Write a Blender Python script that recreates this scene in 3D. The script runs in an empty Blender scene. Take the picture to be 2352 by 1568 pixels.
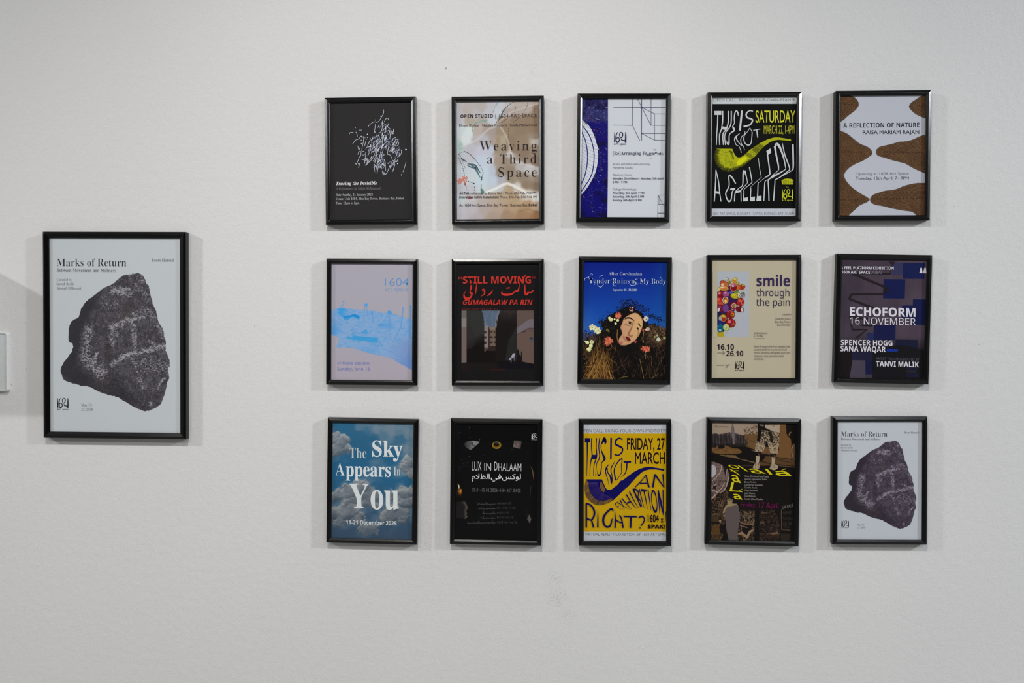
import bpy, bmesh, math, random
import numpy as np
from mathutils import Matrix, Vector

# ------------------------------------------------------------------ camera, exposure, lamps
sc = bpy.context.scene
COL = sc.collection
ZC = 1.55                                   # eye height above the floor
CAM_D = 1.70                                # distance from the wall
cam_data = bpy.data.cameras.new('camera')
cam = bpy.data.objects.new('camera', cam_data)
COL.objects.link(cam)
rt = Vector((0.999559, 0.029442, 0.003981)); up = Vector((-0.004468, 0.016498, 0.999854)); fw = Vector((-0.029372, 0.99943, -0.016622))
cam.matrix_world = Matrix(((rt.x, up.x, -fw.x, 0.0), (rt.y, up.y, -fw.y, -CAM_D), (rt.z, up.z, -fw.z, ZC), (0, 0, 0, 1)))
cam_data.sensor_width = 36.0
cam_data.lens = 36.0 * 1600.0 / 2352.0
cam_data.clip_start = 0.02
sc.camera = cam
sc.view_settings.view_transform = 'Standard'
sc.view_settings.look = 'None'
sc.view_settings.gamma = 1.0
sc.view_settings.use_curve_mapping = False
sc.view_settings.exposure = -1.50

world = bpy.data.worlds.new('world')
sc.world = world
world.use_nodes = True
world.node_tree.nodes['Background'].inputs[0].default_value = (0.8, 0.85, 0.95, 1)
world.node_tree.nodes['Background'].inputs[1].default_value = 0.05

def spot(name, x, y, z, aim, power, color, radius, cone):
    d = bpy.data.lights.new(name, 'SPOT')
    d.shadow_soft_size = radius; d.energy = power; d.color = color; d.spot_size = math.radians(cone); d.spot_blend = 1.0
    o = bpy.data.objects.new(name, d); COL.objects.link(o)
    o.location = (x, y, z)
    o.rotation_euler = (Vector(aim) - Vector((x, y, z))).to_track_quat('-Z', 'Y').to_euler()
    return o
def lamp(name, x, y, z, power, color, size):
    d = bpy.data.lights.new(name, 'AREA')
    d.shape = 'DISK'; d.size = size; d.energy = power; d.color = color
    o = bpy.data.objects.new(name, d); COL.objects.link(o)
    o.location = (x, y, z)
    return o
# the row of ceiling spots that lights the picture wall (one over the grid, one far to each side), and two unseen disk lamps added as soft fill
SPOTS = [(-0.42, -1.90, ZC + 2.25, (0.0, 0.0, ZC - 2.1), 520.0, (1.0, 0.965, 0.92), 0.06, 86),
         (5.30, -1.90, ZC + 2.20, (0.9, 0.0, ZC - 0.9), 2000.0, (0.90, 0.95, 1.0), 0.15, 90),
         (-5.30, -1.90, ZC + 2.20, (-0.6, 0.0, ZC - 0.9), 1150.0, (0.97, 0.975, 1.0), 0.11, 90)]
for a in SPOTS: spot('gallery_spot_light', *a)
FILL_LAMPS = [(-2.4, -3.6, 4.1, 125.0, (1.0, 0.97, 0.94), 0.7), (2.4, -3.6, 4.1, 125.0, (0.93, 0.96, 1.0), 0.7)]
for a in FILL_LAMPS: lamp('fill_lamp_light', *a)

# ------------------------------------------------------------------ materials
def lin(c):
    c = np.asarray(c, float) / 255.0
    return np.where(c <= 0.04045, c / 12.92, ((c + 0.055) / 1.055) ** 2.4)

def nodes(name):
    m = bpy.data.materials.new(name); m.use_nodes = True
    nt = m.node_tree; nt.nodes.clear()
    out = nt.nodes.new('ShaderNodeOutputMaterial')
    return m, nt, out

def N(nt, kind, **kw):
    n = nt.nodes.new('ShaderNode' + kind)
    for k, v in kw.items():
        if k in n.inputs.keys():
            n.inputs[k].default_value = v
        else:
            setattr(n, k, v)
    return n

def plaster(name, base, marks=()):
    m, nt, out = nodes(name)
    L = nt.links.new
    p = N(nt, 'BsdfPrincipled', Roughness=0.62)
    p.inputs['Specular IOR Level'].default_value = 0.25
    tc = N(nt, 'TexCoord')
    n1 = N(nt, 'TexNoise', Scale=260.0, Detail=4.0, Roughness=0.55)
    n2 = N(nt, 'TexNoise', Scale=60.0, Detail=3.0, Roughness=0.5)
    n3 = N(nt, 'TexNoise', Scale=1.3, Detail=2.0)
    for n in (n1, n2, n3):
        L(tc.outputs['Object'], n.inputs['Vector'])
    # roller texture, patched areas
    a = N(nt, 'Math', operation='MULTIPLY'); a.inputs[1].default_value = 1.0
    L(n1.outputs['Fac'], a.inputs[0])
    b = N(nt, 'Math', operation='MULTIPLY_ADD'); b.inputs[1].default_value = 1.6
    L(n2.outputs['Fac'], b.inputs[0]); L(a.outputs[0], b.inputs[2])
    bump = N(nt, 'Bump', Strength=0.24, Distance=0.0020)
    L(b.outputs[0], bump.inputs['Height'])
    L(bump.outputs[0], p.inputs['Normal'])
    ramp = N(nt, 'MapRange'); ramp.inputs[1].default_value = 0.3; ramp.inputs[2].default_value = 0.7
    ramp.inputs[3].default_value = 0.975; ramp.inputs[4].default_value = 1.02
    L(n3.outputs['Fac'], ramp.inputs[0])
    # fine grain in the paint
    g = N(nt, 'MapRange'); g.inputs[1].default_value = 0.3; g.inputs[2].default_value = 0.7
    g.inputs[3].default_value = 0.965; g.inputs[4].default_value = 1.03
    L(n1.outputs['Fac'], g.inputs[0])
    mu = N(nt, 'Math', operation='MULTIPLY'); L(ramp.outputs[0], mu.inputs[0]); L(g.outputs[0], mu.inputs[1])
    # sparse dark specks of dirt
    v = N(nt, 'TexVoronoi', Scale=16.0); L(tc.outputs['Object'], v.inputs['Vector'])
    lt = N(nt, 'Math', operation='LESS_THAN'); lt.inputs[1].default_value = 0.020; L(v.outputs['Distance'], lt.inputs[0])
    sep = N(nt, 'SeparateColor'); L(v.outputs['Color'], sep.inputs[0])
    rare = N(nt, 'Math', operation='LESS_THAN'); rare.inputs[1].default_value = 0.16; L(sep.outputs[0], rare.inputs[0])
    sp = N(nt, 'Math', operation='MULTIPLY'); L(lt.outputs[0], sp.inputs[0]); L(rare.outputs[0], sp.inputs[1])
    dirt = sp.outputs[0]
    # scuffs with a place of their own: (x, z, radius, strength)
    for (x, z, r, s) in marks:
        d = N(nt, 'VectorMath', operation='DISTANCE'); d.inputs[1].default_value = (x, 0, z)
        L(tc.outputs['Object'], d.inputs[0])
        f = N(nt, 'MapRange'); f.inputs[1].default_value = r; f.inputs[2].default_value = r * 0.3
        f.inputs[3].default_value = 0.0; f.inputs[4].default_value = s
        L(d.outputs['Value'], f.inputs[0])
        if r > 0.006:
            k = N(nt, 'Math', operation='GREATER_THAN'); k.inputs[1].default_value = 0.56; L(n1.outputs['Fac'], k.inputs[0])
            kk = N(nt, 'Math', operation='MULTIPLY'); L(k.outputs[0], kk.inputs[0]); L(f.outputs[0], kk.inputs[1]); src = kk.outputs[0]
        else:
            src = f.outputs[0]
        mx = N(nt, 'Math', operation='MAXIMUM'); L(dirt, mx.inputs[0]); L(src, mx.inputs[1]); dirt = mx.outputs[0]
    inv = N(nt, 'Math', operation='MULTIPLY_ADD'); inv.inputs[1].default_value = -0.55; inv.inputs[2].default_value = 1.0
    L(dirt, inv.inputs[0])
    m2 = N(nt, 'Math', operation='MULTIPLY'); L(mu.outputs[0], m2.inputs[0]); L(inv.outputs[0], m2.inputs[1])
    col = N(nt, 'VectorMath', operation='SCALE'); col.inputs[0].default_value = base; L(m2.outputs[0], col.inputs['Scale'])
    L(col.outputs[0], p.inputs['Base Color'])
    L(p.outputs[0], out.inputs[0])
    return m

def simple(name, base, rough=0.5, spec=0.5, bump=0.0, scale=100.0, dist=0.0006):
    m, nt, out = nodes(name)
    L = nt.links.new
    p = N(nt, 'BsdfPrincipled', Roughness=rough)
    p.inputs['Specular IOR Level'].default_value = spec
    tc = N(nt, 'TexCoord'); n = N(nt, 'TexNoise', Scale=scale, Detail=2.0)
    L(tc.outputs['Object'], n.inputs['Vector'])
    r = N(nt, 'MapRange'); r.inputs[3].default_value = 0.92; r.inputs[4].default_value = 1.08
    L(n.outputs['Fac'], r.inputs[0])
    c = N(nt, 'VectorMath', operation='SCALE'); c.inputs[0].default_value = base; L(r.outputs[0], c.inputs['Scale'])
    L(c.outputs[0], p.inputs['Base Color'])
    if bump:
        b = N(nt, 'Bump', Strength=bump, Distance=dist); L(n.outputs['Fac'], b.inputs['Height']); L(b.outputs[0], p.inputs['Normal'])
    L(p.outputs[0], out.inputs[0])
    return m

def glass_mat():
    m, nt, out = nodes('picture_glass')
    L = nt.links.new
    t = N(nt, 'BsdfTransparent'); t.inputs[0].default_value = (0.99, 0.995, 0.99, 1)
    g = N(nt, 'BsdfGlossy', Roughness=0.015); g.inputs[0].default_value = (1, 1, 1, 1)
    f = N(nt, 'Fresnel', IOR=1.28)
    geo = N(nt, 'NewGeometry')                        # the front face reflects; the back face only lets light through
    fr = N(nt, 'Math', operation='SUBTRACT'); fr.inputs[0].default_value = 1.0; L(geo.outputs['Backfacing'], fr.inputs[1])
    fm = N(nt, 'Math', operation='MULTIPLY'); L(f.outputs[0], fm.inputs[0]); L(fr.outputs[0], fm.inputs[1])
    mx = N(nt, 'MixShader'); L(fm.outputs[0], mx.inputs[0]); L(t.outputs[0], mx.inputs[1]); L(g.outputs[0], mx.inputs[2])
    L(mx.outputs[0], out.inputs[0])
    return m

def ink_mat():
    m, nt, out = nodes('printed_ink')
    L = nt.links.new
    p = N(nt, 'BsdfPrincipled', Roughness=0.6); p.inputs['Specular IOR Level'].default_value = 0.12
    a = N(nt, 'Attribute'); a.attribute_name = 'ink'
    L(a.outputs['Color'], p.inputs['Base Color'])
    L(p.outputs[0], out.inputs[0])
    return m

M_WALL = plaster('white_plaster', (0.80, 0.795, 0.785),
                 [(-0.2137, 0.6352 + ZC, 0.0035, 1.0), (0.0636, -0.6534 + ZC, 0.034, 0.55), (0.055, -0.610 + ZC, 0.028, 0.35),
                  (0.09, -0.70 + ZC, 0.03, 0.3), (-1.272, 0.055 + ZC, 0.0018, 0.7), (-1.247, -0.172 + ZC, 0.0016, 0.8), (-1.3, -0.142 + ZC, 0.0018, 1.0),
                  (-1.262, -0.103 + ZC, 0.0024, 0.5), (0.0, 0.63 + ZC, 0.02, 0.2), (0.57, 0.50 + ZC, 0.0025, 0.7), (1.07, -0.03 + ZC, 0.0028, 0.7),
                  (-1.262, 0.012 + ZC, 0.002, 0.5), (-0.55, 0.47 + ZC, 0.012, 0.3), (0.42, 0.14 + ZC, 0.02, 0.25), (-0.24, -0.5 + ZC, 0.018, 0.25)])
M_SIDE = plaster('room_plaster', (0.62, 0.62, 0.61))
M_DARK = simple('matte_black_panel', (0.012, 0.012, 0.013), 0.8, 0.2)  # for the added panel behind the camera
M_FLOOR = simple('grey_concrete', (0.30, 0.295, 0.285), 0.55, 0.4, 0.2, 12.0)
M_CEIL = simple('grey_ceiling', (0.45, 0.45, 0.45), 0.8, 0.2)
M_FRAME = simple('black_grained_wood', (0.0022, 0.0022, 0.0025), 0.22, 0.42, 0.5, 1100.0, 0.00018)
M_GLASS = glass_mat()
M_INK = ink_mat()
M_PLASTIC = simple('white_plastic', (0.72, 0.74, 0.74), 0.35, 0.5)

# ------------------------------------------------------------------ mesh helpers
def link(name, me, mat, parent=None):
    if mat: me.materials.append(mat)
    o = bpy.data.objects.new(name, me); COL.objects.link(o)
    if parent: o.parent = parent
    return o

def box_mesh(name, x0, x1, y0, y1, z0, z1, bevel=0.0, seg=3):
    bm = bmesh.new()
    bmesh.ops.create_cube(bm, size=1.0)
    for v in bm.verts:
        v.co = Vector(((x0 + x1) / 2 + v.co.x * (x1 - x0), (y0 + y1) / 2 + v.co.y * (y1 - y0), (z0 + z1) / 2 + v.co.z * (z1 - z0)))
    if bevel:
        bmesh.ops.bevel(bm, geom=list(bm.edges), offset=bevel, segments=seg, profile=0.5, affect='EDGES')
    me = bpy.data.meshes.new(name); bm.to_mesh(me); bm.free()
    return me

def structure(name, *a):
    o = link(name, box_mesh(name, *a[:6]), a[6])
    o['kind'] = 'structure'
    return o

structure('wall_north', -7, 7, 0.0, 0.15, 0, 4.3, M_WALL)
structure('wall_south', -7, 7, -8.15, -8.0, 0, 4.3, M_SIDE)
structure('wall_west', -7.15, -7, -8.15, 0.15, 0, 4.3, M_SIDE)
structure('wall_east', 7, 7.15, -8.15, 0.15, 0, 4.3, M_SIDE)
structure('floor', -7.15, 7.15, -8.15, 0.15, -0.12, 0, M_FLOOR)
structure('ceiling', -7.15, 7.15, -8.15, 0.15, 4.3, 4.4, M_CEIL)
structure('dark_reflection_panel', -1.0, 4.2, -8.0, -7.94, 0.0, 3.6, M_DARK)  # unseen dark panel, added so the picture glass has something dark to reflect

def frame_mesh(W, H, profile):
    """a mitred moulding: profile = (inset from the outer edge, height above the wall)"""
    bm = bmesh.new()
    rings = []
    for (u, d) in profile:
        x, z = W / 2 - u, H / 2 - u
        rings.append([bm.verts.new((sx * x, -d, sz * z)) for sx, sz in ((-1, 1), (1, 1), (1, -1), (-1, -1))])
    n = len(rings)
    for i in range(n):
        a, b = rings[i], rings[(i + 1) % n]
        for k in range(4):
            bm.faces.new((a[k], a[(k + 1) % 4], b[(k + 1) % 4], b[k]))
    bmesh.ops.recalc_face_normals(bm, faces=bm.faces)
    bmesh.ops.bevel(bm, geom=[e for e in bm.edges], offset=0.0005, segments=2, profile=0.5, affect='EDGES')
    me = bpy.data.meshes.new('frame'); bm.to_mesh(me); bm.free()
    return me

SMALL = [(0, 0), (0, 0.0133), (0.0072, 0.0162), (0.0118, 0.0133), (0.0121, 0.0126), (0.0080, 0.0126), (0.0080, 0)]
LARGE = [(0, 0), (0, 0.0148), (0.0058, 0.0172), (0.0151, 0.0136), (0.0155, 0.0126), (0.0095, 0.0126), (0.0095, 0)]

# ------------------------------------------------------------------ printed sheets
_fonts = {}
def _alpha(s, U, Lo, D):
    o = ''
    for ch in s:
        if 'A' <= ch <= 'Z' and U: o += chr(U + ord(ch) - 65)
        elif 'a' <= ch <= 'z' and Lo: o += '\u210e' if (Lo == 0x1d44e and ch == 'h') else chr(Lo + ord(ch) - 97)
        elif ch.isdigit() and D: o += chr(D + ord(ch) - 48)
        else: o += ch
    return o
STYLES = {'R': (None, None, None), 'SB': (0x1d400, 0x1d41a, 0x1d7ce), 'SI': (0x1d434, 0x1d44e, None), 'SBI': (0x1d468, 0x1d482, 0x1d7ce),
          'NB': (0x1d5d4, 0x1d5ee, 0x1d7ec), 'NR': (0x1d5a0, 0x1d5ba, 0x1d7e2), 'NI': (0x1d608, 0x1d622, None), 'NBI': (0x1d63c, 0x1d656, 0x1d7ec)}

def _edges(v, t):
    e = np.concatenate([t[:, [0, 1]], t[:, [1, 2]], t[:, [2, 0]]])
    key = np.sort(e, 1); key = key[:, 0].astype(np.int64) * (len(v) + 1) + key[:, 1]
    _, inv, cnt = np.unique(key, return_inverse=True, return_counts=True)
    return e[cnt[inv] == 1]

def _outline(v, t, side=1.0):
    """boundary edges of a filled text mesh, inward normals at its vertices and the stroke thickness there"""
    A = v[t[:, 1]] - v[t[:, 0]]; B = v[t[:, 2]] - v[t[:, 0]]
    fl = (A[:, 0] * B[:, 1] - A[:, 1] * B[:, 0]) < 0
    t = t.copy(); t[fl] = t[fl][:, ::-1]
    e = np.concatenate([t[:, [0, 1]], t[:, [1, 2]], t[:, [2, 0]]])
    key = np.sort(e, 1); key = key[:, 0].astype(np.int64) * (len(v) + 1) + key[:, 1]
    _, inv, cnt = np.unique(key, return_inverse=True, return_counts=True)
    e = e[cnt[inv] == 1]
    d = v[e[:, 1]] - v[e[:, 0]]; L = np.maximum(np.hypot(d[:, 0], d[:, 1]), 1e-9)
    n = np.stack([-d[:, 1], d[:, 0]], 1) / L[:, None]
    nn = np.zeros_like(v); np.add.at(nn, e[:, 0], n); np.add.at(nn, e[:, 1], n)
    l2 = np.hypot(nn[:, 0], nn[:, 1]); ok = l2 > 1e-6
    nn[ok] /= l2[ok][:, None]
    miter = np.ones(len(v)); miter[ok] = np.clip(2.0 / l2[ok], 1, 1.6)
    th = np.full(len(v), 9.0); idx = np.unique(e)
    P, Q = v[e[:, 0]], v[e[:, 1]]; E = Q - P
    for i in range(0, len(idx), 400):
        k = idx[i:i + 400]; o = v[k][:, None]; r = side * nn[k][:, None]
        w = P[None] - o; den = r[..., 0] * E[None][..., 1] - r[..., 1] * E[None][..., 0]
        with np.errstate(divide='ignore', invalid='ignore'):
            tt = (w[..., 0] * E[None][..., 1] - w[..., 1] * E[None][..., 0]) / den
            u = (w[..., 0] * r[..., 1] - w[..., 1] * r[..., 0]) / den
        tt = np.where((tt > 1e-4) & (u >= -1e-3) & (u <= 1 + 1e-3), tt, 9.0)
        th[k] = tt.min(1)
    return nn, miter, th

def glyphs(s, style='R', off=0.0, sp=1.0, res=3):
    """the outline fill of a line of text: vertices (baseline at 0) and triangles; off > 0 emboldens, off < 0 thins"""
    key = (s, style, off, sp, res)
    if key in _fonts: return _fonts[key]
    c = bpy.data.curves.new('text', 'FONT')
    c.body = _alpha(s, *STYLES[style]); c.space_character = sp; c.resolution_u = res
    o = bpy.data.objects.new('text', c); COL.objects.link(o)
    dg = bpy.context.evaluated_depsgraph_get(); dg.update()
    ev = o.evaluated_get(dg); me = ev.to_mesh()
    v = np.empty(len(me.vertices) * 3); me.vertices.foreach_get('co', v); v = v.reshape(-1, 3)[:, :2].copy()
    me.calc_loop_triangles()
    t = np.empty(len(me.loop_triangles) * 3, int); me.loop_triangles.foreach_get('vertices', t); t = t.reshape(-1, 3)
    ev.to_mesh_clear()
    bpy.data.objects.remove(o); bpy.data.curves.remove(c)
    if off:
        if off < 0:
            nn, miter, th = _outline(v, t)
            v = v + nn * np.minimum(-off * miter, th * 0.30)[:, None]
        else:
            nn, miter, _ = _outline(v, t); _, _, gap = _outline(v, t, -1.0)
            v = v - nn * np.minimum(off * miter, gap * 0.40)[:, None]
    _fonts[key] = (v, t)
    return v, t
_cap = {}
def cap(style, off):
    if (style, off) not in _cap:
        v, _ = glyphs('H', style, off); _cap[(style, off)] = v[:, 1].max()
    return _cap[(style, off)]
def xheight(style, off):
    if (style, off, 'x') not in _cap:
        v, _ = glyphs('x', style, off); _cap[(style, off, 'x')] = v[:, 1].max()
    return _cap[(style, off, 'x')]

def smooth_path(pts, n=6):
    P = np.array(pts, float)
    if len(P) < 3: return P
    Q = np.vstack([2 * P[0] - P[1], P, 2 * P[-1] - P[-2]])
    out = []
    for i in range(1, len(Q) - 2):
        p0, p1, p2, p3 = Q[i - 1], Q[i], Q[i + 1], Q[i + 2]
        for t in np.linspace(0, 1, n, endpoint=False):
            out.append(0.5 * ((2 * p1) + (-p0 + p2) * t + (2 * p0 - 5 * p1 + 4 * p2 - p3) * t * t + (-p0 + 3 * p1 - 3 * p2 + p3) * t ** 3))
    out.append(P[-1])
    return np.array(out)

_rng = np.random.RandomState(5)
_tab = _rng.rand(256, 256)
def vnoise(x, y):
    xi = np.floor(x).astype(int); yi = np.floor(y).astype(int)
    fx, fy = x - xi, y - yi
    fx = fx * fx * (3 - 2 * fx); fy = fy * fy * (3 - 2 * fy)
    g = lambda a, b: _tab[a & 255, b & 255]
    return (g(xi, yi) * (1 - fx) + g(xi + 1, yi) * fx) * (1 - fy) + (g(xi, yi + 1) * (1 - fx) + g(xi + 1, yi + 1) * fx) * fy
def fbm(x, y, o=4):
    s = 0; a = 0.5; n = 0
    for i in range(o):
        s = s + a * vnoise(x + 37.1 * i, y + 11.7 * i); n += a; a *= 0.5; x = x * 2.03; y = y * 2.03
    return s / n
def inside(X, Y, poly):
    P = np.array(poly, float); r = np.zeros(X.shape, bool)
    for (x0, y0), (x1, y1) in zip(P, np.roll(P, -1, 0)):
        if y0 == y1: continue
        c = (y0 > Y) != (y1 > Y)
        r ^= c & (X < (x1 - x0) * (Y - y0) / (y1 - y0) + x0)
    return r
def dist(X, Y, path, closed=False):
    P = np.array(path, float); d = np.full(X.shape, 1e9)
    E = list(zip(P[:-1], P[1:])) + ([(P[-1], P[0])] if closed else [])
    for a, b in E:
        v = b - a; L2 = max(v @ v, 1e-9)
        t = np.clip(((X - a[0]) * v[0] + (Y - a[1]) * v[1]) / L2, 0, 1)
        d = np.minimum(d, np.hypot(X - a[0] - t * v[0], Y - a[1] - t * v[1]))
    return d
def soft(d, w, e):                      # 1 inside w, 0 beyond w + e
    return np.clip((w + e - d) / e, 0, 1)
def idw(X, Y, pts, p=3.0):
    num = 0; den = 0
    for q in pts:
        w = 1.0 / (((X - q[0]) ** 2 + (Y - q[1]) ** 2) + 60.0) ** (p / 2)
        num = num + w[..., None] * np.array(q[2:], float); den = den + w
    return num / den[..., None]
def mix(img, mask, col):
    return img * (1 - mask[..., None]) + np.array(col, float) * mask[..., None]

INK_GAIN = 1.0 / 0.77                   # printed colours are noted as they look under the gallery lamps
BLACK = 0.0

class Sheet:
    """one printed sheet.  Drawing units are the units of the tracing; q = the sheet's corners in them."""
    def __init__(s, W, H, q, view=(0, 0, 4.2367), thick=0.0004, depth=0.0104):
        s.W, s.H, s.depth = W, H, depth
        q = np.array(q, float)
        dst = np.array([(-W / 2, H / 2), (W / 2, H / 2), (W / 2, -H / 2), (-W / 2, -H / 2)])
        A = []; b = []
        for (x, y), (u, v) in zip(q, dst):
            A.append([x, y, 1, 0, 0, 0, -u * x, -u * y]); b.append(u)
            A.append([0, 0, 0, x, y, 1, -v * x, -v * y]); b.append(v)
        s.h = np.append(np.linalg.solve(np.array(A), np.array(b)), 1).reshape(3, 3)
        s.q = q; s.z = 0.0; s.V = []; s.T = []; s.C = []; s.n = 0; s.step = 2.0e-6; s.slope = (q[1, 1] - q[0, 1]) / (q[1, 0] - q[0, 0])
        s.view(*view)
    def view(s, dx, dy, sc): s.dx, s.dy, s.sc = dx, dy, sc
    def up(s): s.z += 0.00004
    def _put(s, P, T, col):
        P = np.asarray(P, float)
        X = P[:, 0] / s.sc + s.dx; Y = P[:, 1] / s.sc + s.dy
        w = s.h[2, 0] * X + s.h[2, 1] * Y + 1
        u = (s.h[0, 0] * X + s.h[0, 1] * Y + s.h[0, 2]) / w; v = (s.h[1, 0] * X + s.h[1, 1] * Y + s.h[1, 2]) / w
        u = np.clip(u, -s.W / 2, s.W / 2); v = np.clip(v, -s.H / 2, s.H / 2)
        s._raw(u, v, T, lin(col) * INK_GAIN)
    def _raw(s, u, v, T, c):
        n = len(u); T = np.asarray(T, int).reshape(-1, 3)
        c = np.broadcast_to(np.clip(c, 0.0, 0.95), (n, 3))
        s.z = min(s.z + s.step, 0.00142)                             # each pass of ink lies on the one before
        s.V.append(np.stack([u, np.full(n, -s.depth - s.z), v], 1)); s.T.append(T + s.n); s.C.append(c); s.n += n
    def paper(s, col):
        u = np.array([-1, 1, 1, -1]) * s.W / 2; v = np.array([1, 1, -1, -1]) * s.H / 2
        s._raw(u, v, [(0, 3, 2), (0, 2, 1)], lin(col) * INK_GAIN); s.up()
    def poly(s, pts, col):
        from mathutils.geometry import tessellate_polygon
        t = tessellate_polygon([[Vector((p[0], p[1], 0)) for p in pts]])
        if t: s._put(pts, t, col)
    def rect(s, x0, y0, x1, y1, col): s.poly([(x0, y0), (x1, y0), (x1, y1), (x0, y1)], col)
    def ell(s, cx, cy, rx, ry, col, rot=0.0, n=22, wob=0.0):
        a = np.linspace(0, 2 * math.pi, n, endpoint=False); r = 1 + wob * (_rng.rand(n) - 0.5) * 2
        x = rx * np.cos(a) * r; y = ry * np.sin(a) * r; c, d = math.cos(rot), math.sin(rot)
        P = np.stack([cx + x * c - y * d, cy + x * d + y * c], 1)
        s._put(np.vstack([P, [(cx, cy)]]), [(i, (i + 1) % n, n) for i in range(n)], col)
    def ring(s, cx, cy, rx, ry, w, col, rot=0.0, n=28):
        a = np.linspace(0, 2 * math.pi, n); c, d = math.cos(rot), math.sin(rot)
        s.stroke([(cx + rx * math.cos(t) * c - ry * math.sin(t) * d, cy + rx * math.cos(t) * d + ry * math.sin(t) * c) for t in a], w, col, curve=False)
    def stroke(s, pts, w, col, curve=True, n=6):
        """a line of constant width w, or, with points (x, y, w), of changing width"""
        P = np.array([(p[0], p[1], p[2] if len(p) > 2 else w) for p in pts], float)
        if curve: P = smooth_path(P, n)
        d = np.diff(P[:, :2], axis=0); keep = np.hypot(d[:, 0], d[:, 1]) > 1e-6
        P = P[np.append(True, keep)]
        if len(P) < 2: return
        t = np.gradient(P[:, :2], axis=0); L = np.hypot(t[:, 0], t[:, 1]); t = t / np.maximum(L, 1e-9)[:, None]
        nrm = np.stack([-t[:, 1], t[:, 0]], 1); hw = np.maximum(P[:, 2:3], 0.5) / 2
        A = P[:, :2] + nrm * hw; B = P[:, :2] - nrm * hw; k = len(P)
        T = []
        for i in range(k - 1): T += [(i, i + 1, k + i), (i + 1, k + i + 1, k + i)]
        s._put(np.vstack([A, B]), T, col)
    def text(s, txt, x0, y0, x1, h, col, style='R', off=0.0, y1=None, sp=1.0, xh=False, shear=0.0, res=3, lift=True):
        """a line of text from x0 to x1 on the baseline y0..y1 with capitals (or x-height) h high"""
        v, t = glyphs(txt, style, off, sp, res)
        if y1 is None: y1 = y0 + s.slope * (x1 - x0)
        a, b = v[:, 0].min(), v[:, 0].max()
        k = h / (xheight(style, off) if xh else cap(style, off))
        f = (v[:, 0] - a) / (b - a)
        yy = v[:, 1] * k
        P = np.stack([x0 + f * (x1 - x0) + shear * yy, y0 + f * (y1 - y0) - yy], 1)
        s._put(P, t, col)
    def letter(s, ch, quad, col, style='NB', off=0.0):
        """one letter stretched into the four corners top left, top right, bottom right, bottom left"""
        v, t = glyphs(ch, style, off, 1.0, 6); q = np.array(quad, float)
        a = (v - v.min(0)) / (v.max(0) - v.min(0)); u, w = a[:, :1], 1 - a[:, 1:]
        s._put((q[0] * (1 - u) + q[1] * u) * (1 - w) + (q[3] * (1 - u) + q[2] * u) * w, t, col)
    def image(s, x0, y0, x1, y1, fn, px=0.85):
        """a continuous-tone picture: fn(X, Y) -> colours, sampled on a fine grid of ink dots"""
        nx = max(2, int(abs(x1 - x0) / s.sc / px)); ny = max(2, int(abs(y1 - y0) / s.sc / px))
        X, Y = np.meshgrid(np.linspace(x0, x1, nx + 1), np.linspace(y0, y1, ny + 1))
        c = fn(X, Y).reshape(-1, 3)
        i = np.arange(ny)[:, None] * (nx + 1) + np.arange(nx)[None, :]; i = i.ravel()
        T = np.concatenate([np.stack([i, i + nx + 1, i + 1], 1), np.stack([i + 1, i + nx + 1, i + nx + 2], 1)])
        s._put(np.stack([X.ravel(), Y.ravel()], 1), T, c); s.up()
    def full(s, fn, px=0.85):
        """a picture that fills the sheet"""
        nx = int(np.hypot(*(s.q[1] - s.q[0])) / px); ny = int(np.hypot(*(s.q[3] - s.q[0])) / px)
        U, V = np.meshgrid(np.linspace(-s.W / 2, s.W / 2, nx + 1), np.linspace(s.H / 2, -s.H / 2, ny + 1))
        hi = np.linalg.inv(s.h); w = hi[2, 0] * U + hi[2, 1] * V + hi[2, 2]
        X = ((hi[0, 0] * U + hi[0, 1] * V + hi[0, 2]) / w - s.dx) * s.sc; Y = ((hi[1, 0] * U + hi[1, 1] * V + hi[1, 2]) / w - s.dy) * s.sc
        c = fn(X, Y).reshape(-1, 3)
        i = np.arange(ny)[:, None] * (nx + 1) + np.arange(nx)[None, :]; i = i.ravel()
        T = np.concatenate([np.stack([i, i + nx + 1, i + 1], 1), np.stack([i + 1, i + nx + 1, i + nx + 2], 1)])
        s._raw(U.ravel(), V.ravel(), T, lin(c) * INK_GAIN); s.up()
    def logo(s, x0, y0, x1, y1, ya, yb, col, cut=False):
        """the gallery's hand-drawn 1604 mark in the box x0..x1, y0..y1, its subline on ya..yb"""
        X = lambda u: x0 + u * (x1 - x0); Y = lambda v: y0 + v * (y1 - y0); k = (x1 - x0)
        def S(pts): s.stroke([(X(a), Y(b), c * k) for a, b, c in pts], 1, col)
        S([(0.04, 0.04, 0.03), (0.05, 0.5, 0.09), (0.045, 0.98, 0.10)])
        S([(0.31, 0.02, 0.03), (0.20, 0.22, 0.07), (0.16, 0.55, 0.09), (0.19, 0.88, 0.10), (0.31, 0.97, 0.10), (0.44, 0.80, 0.08), (0.41, 0.58, 0.07), (0.30, 0.52, 0.06), (0.20, 0.62, 0.06)])
        S([(0.57, 0.02, 0.04), (0.68, 0.10, 0.08), (0.72, 0.28, 0.08), (0.64, 0.50, 0.08), (0.55, 0.52, 0.07), (0.46, 0.36, 0.06), (0.47, 0.15, 0.06), (0.57, 0.02, 0.04)])
        if cut:
            S([(0.60, 0.62, 0.05), (0.66, 0.74, 0.08), (0.85, 0.76, 0.10), (0.97, 0.76, 0.06)])
        else:
            S([(0.60, 0.62, 0.05), (0.62, 0.74, 0.08), (0.75, 0.80, 0.09), (0.95, 0.80, 0.08)])
            S([(0.95, 0.02, 0.04), (0.96, 0.4, 0.11), (0.95, 1.02, 0.12)])
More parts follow.
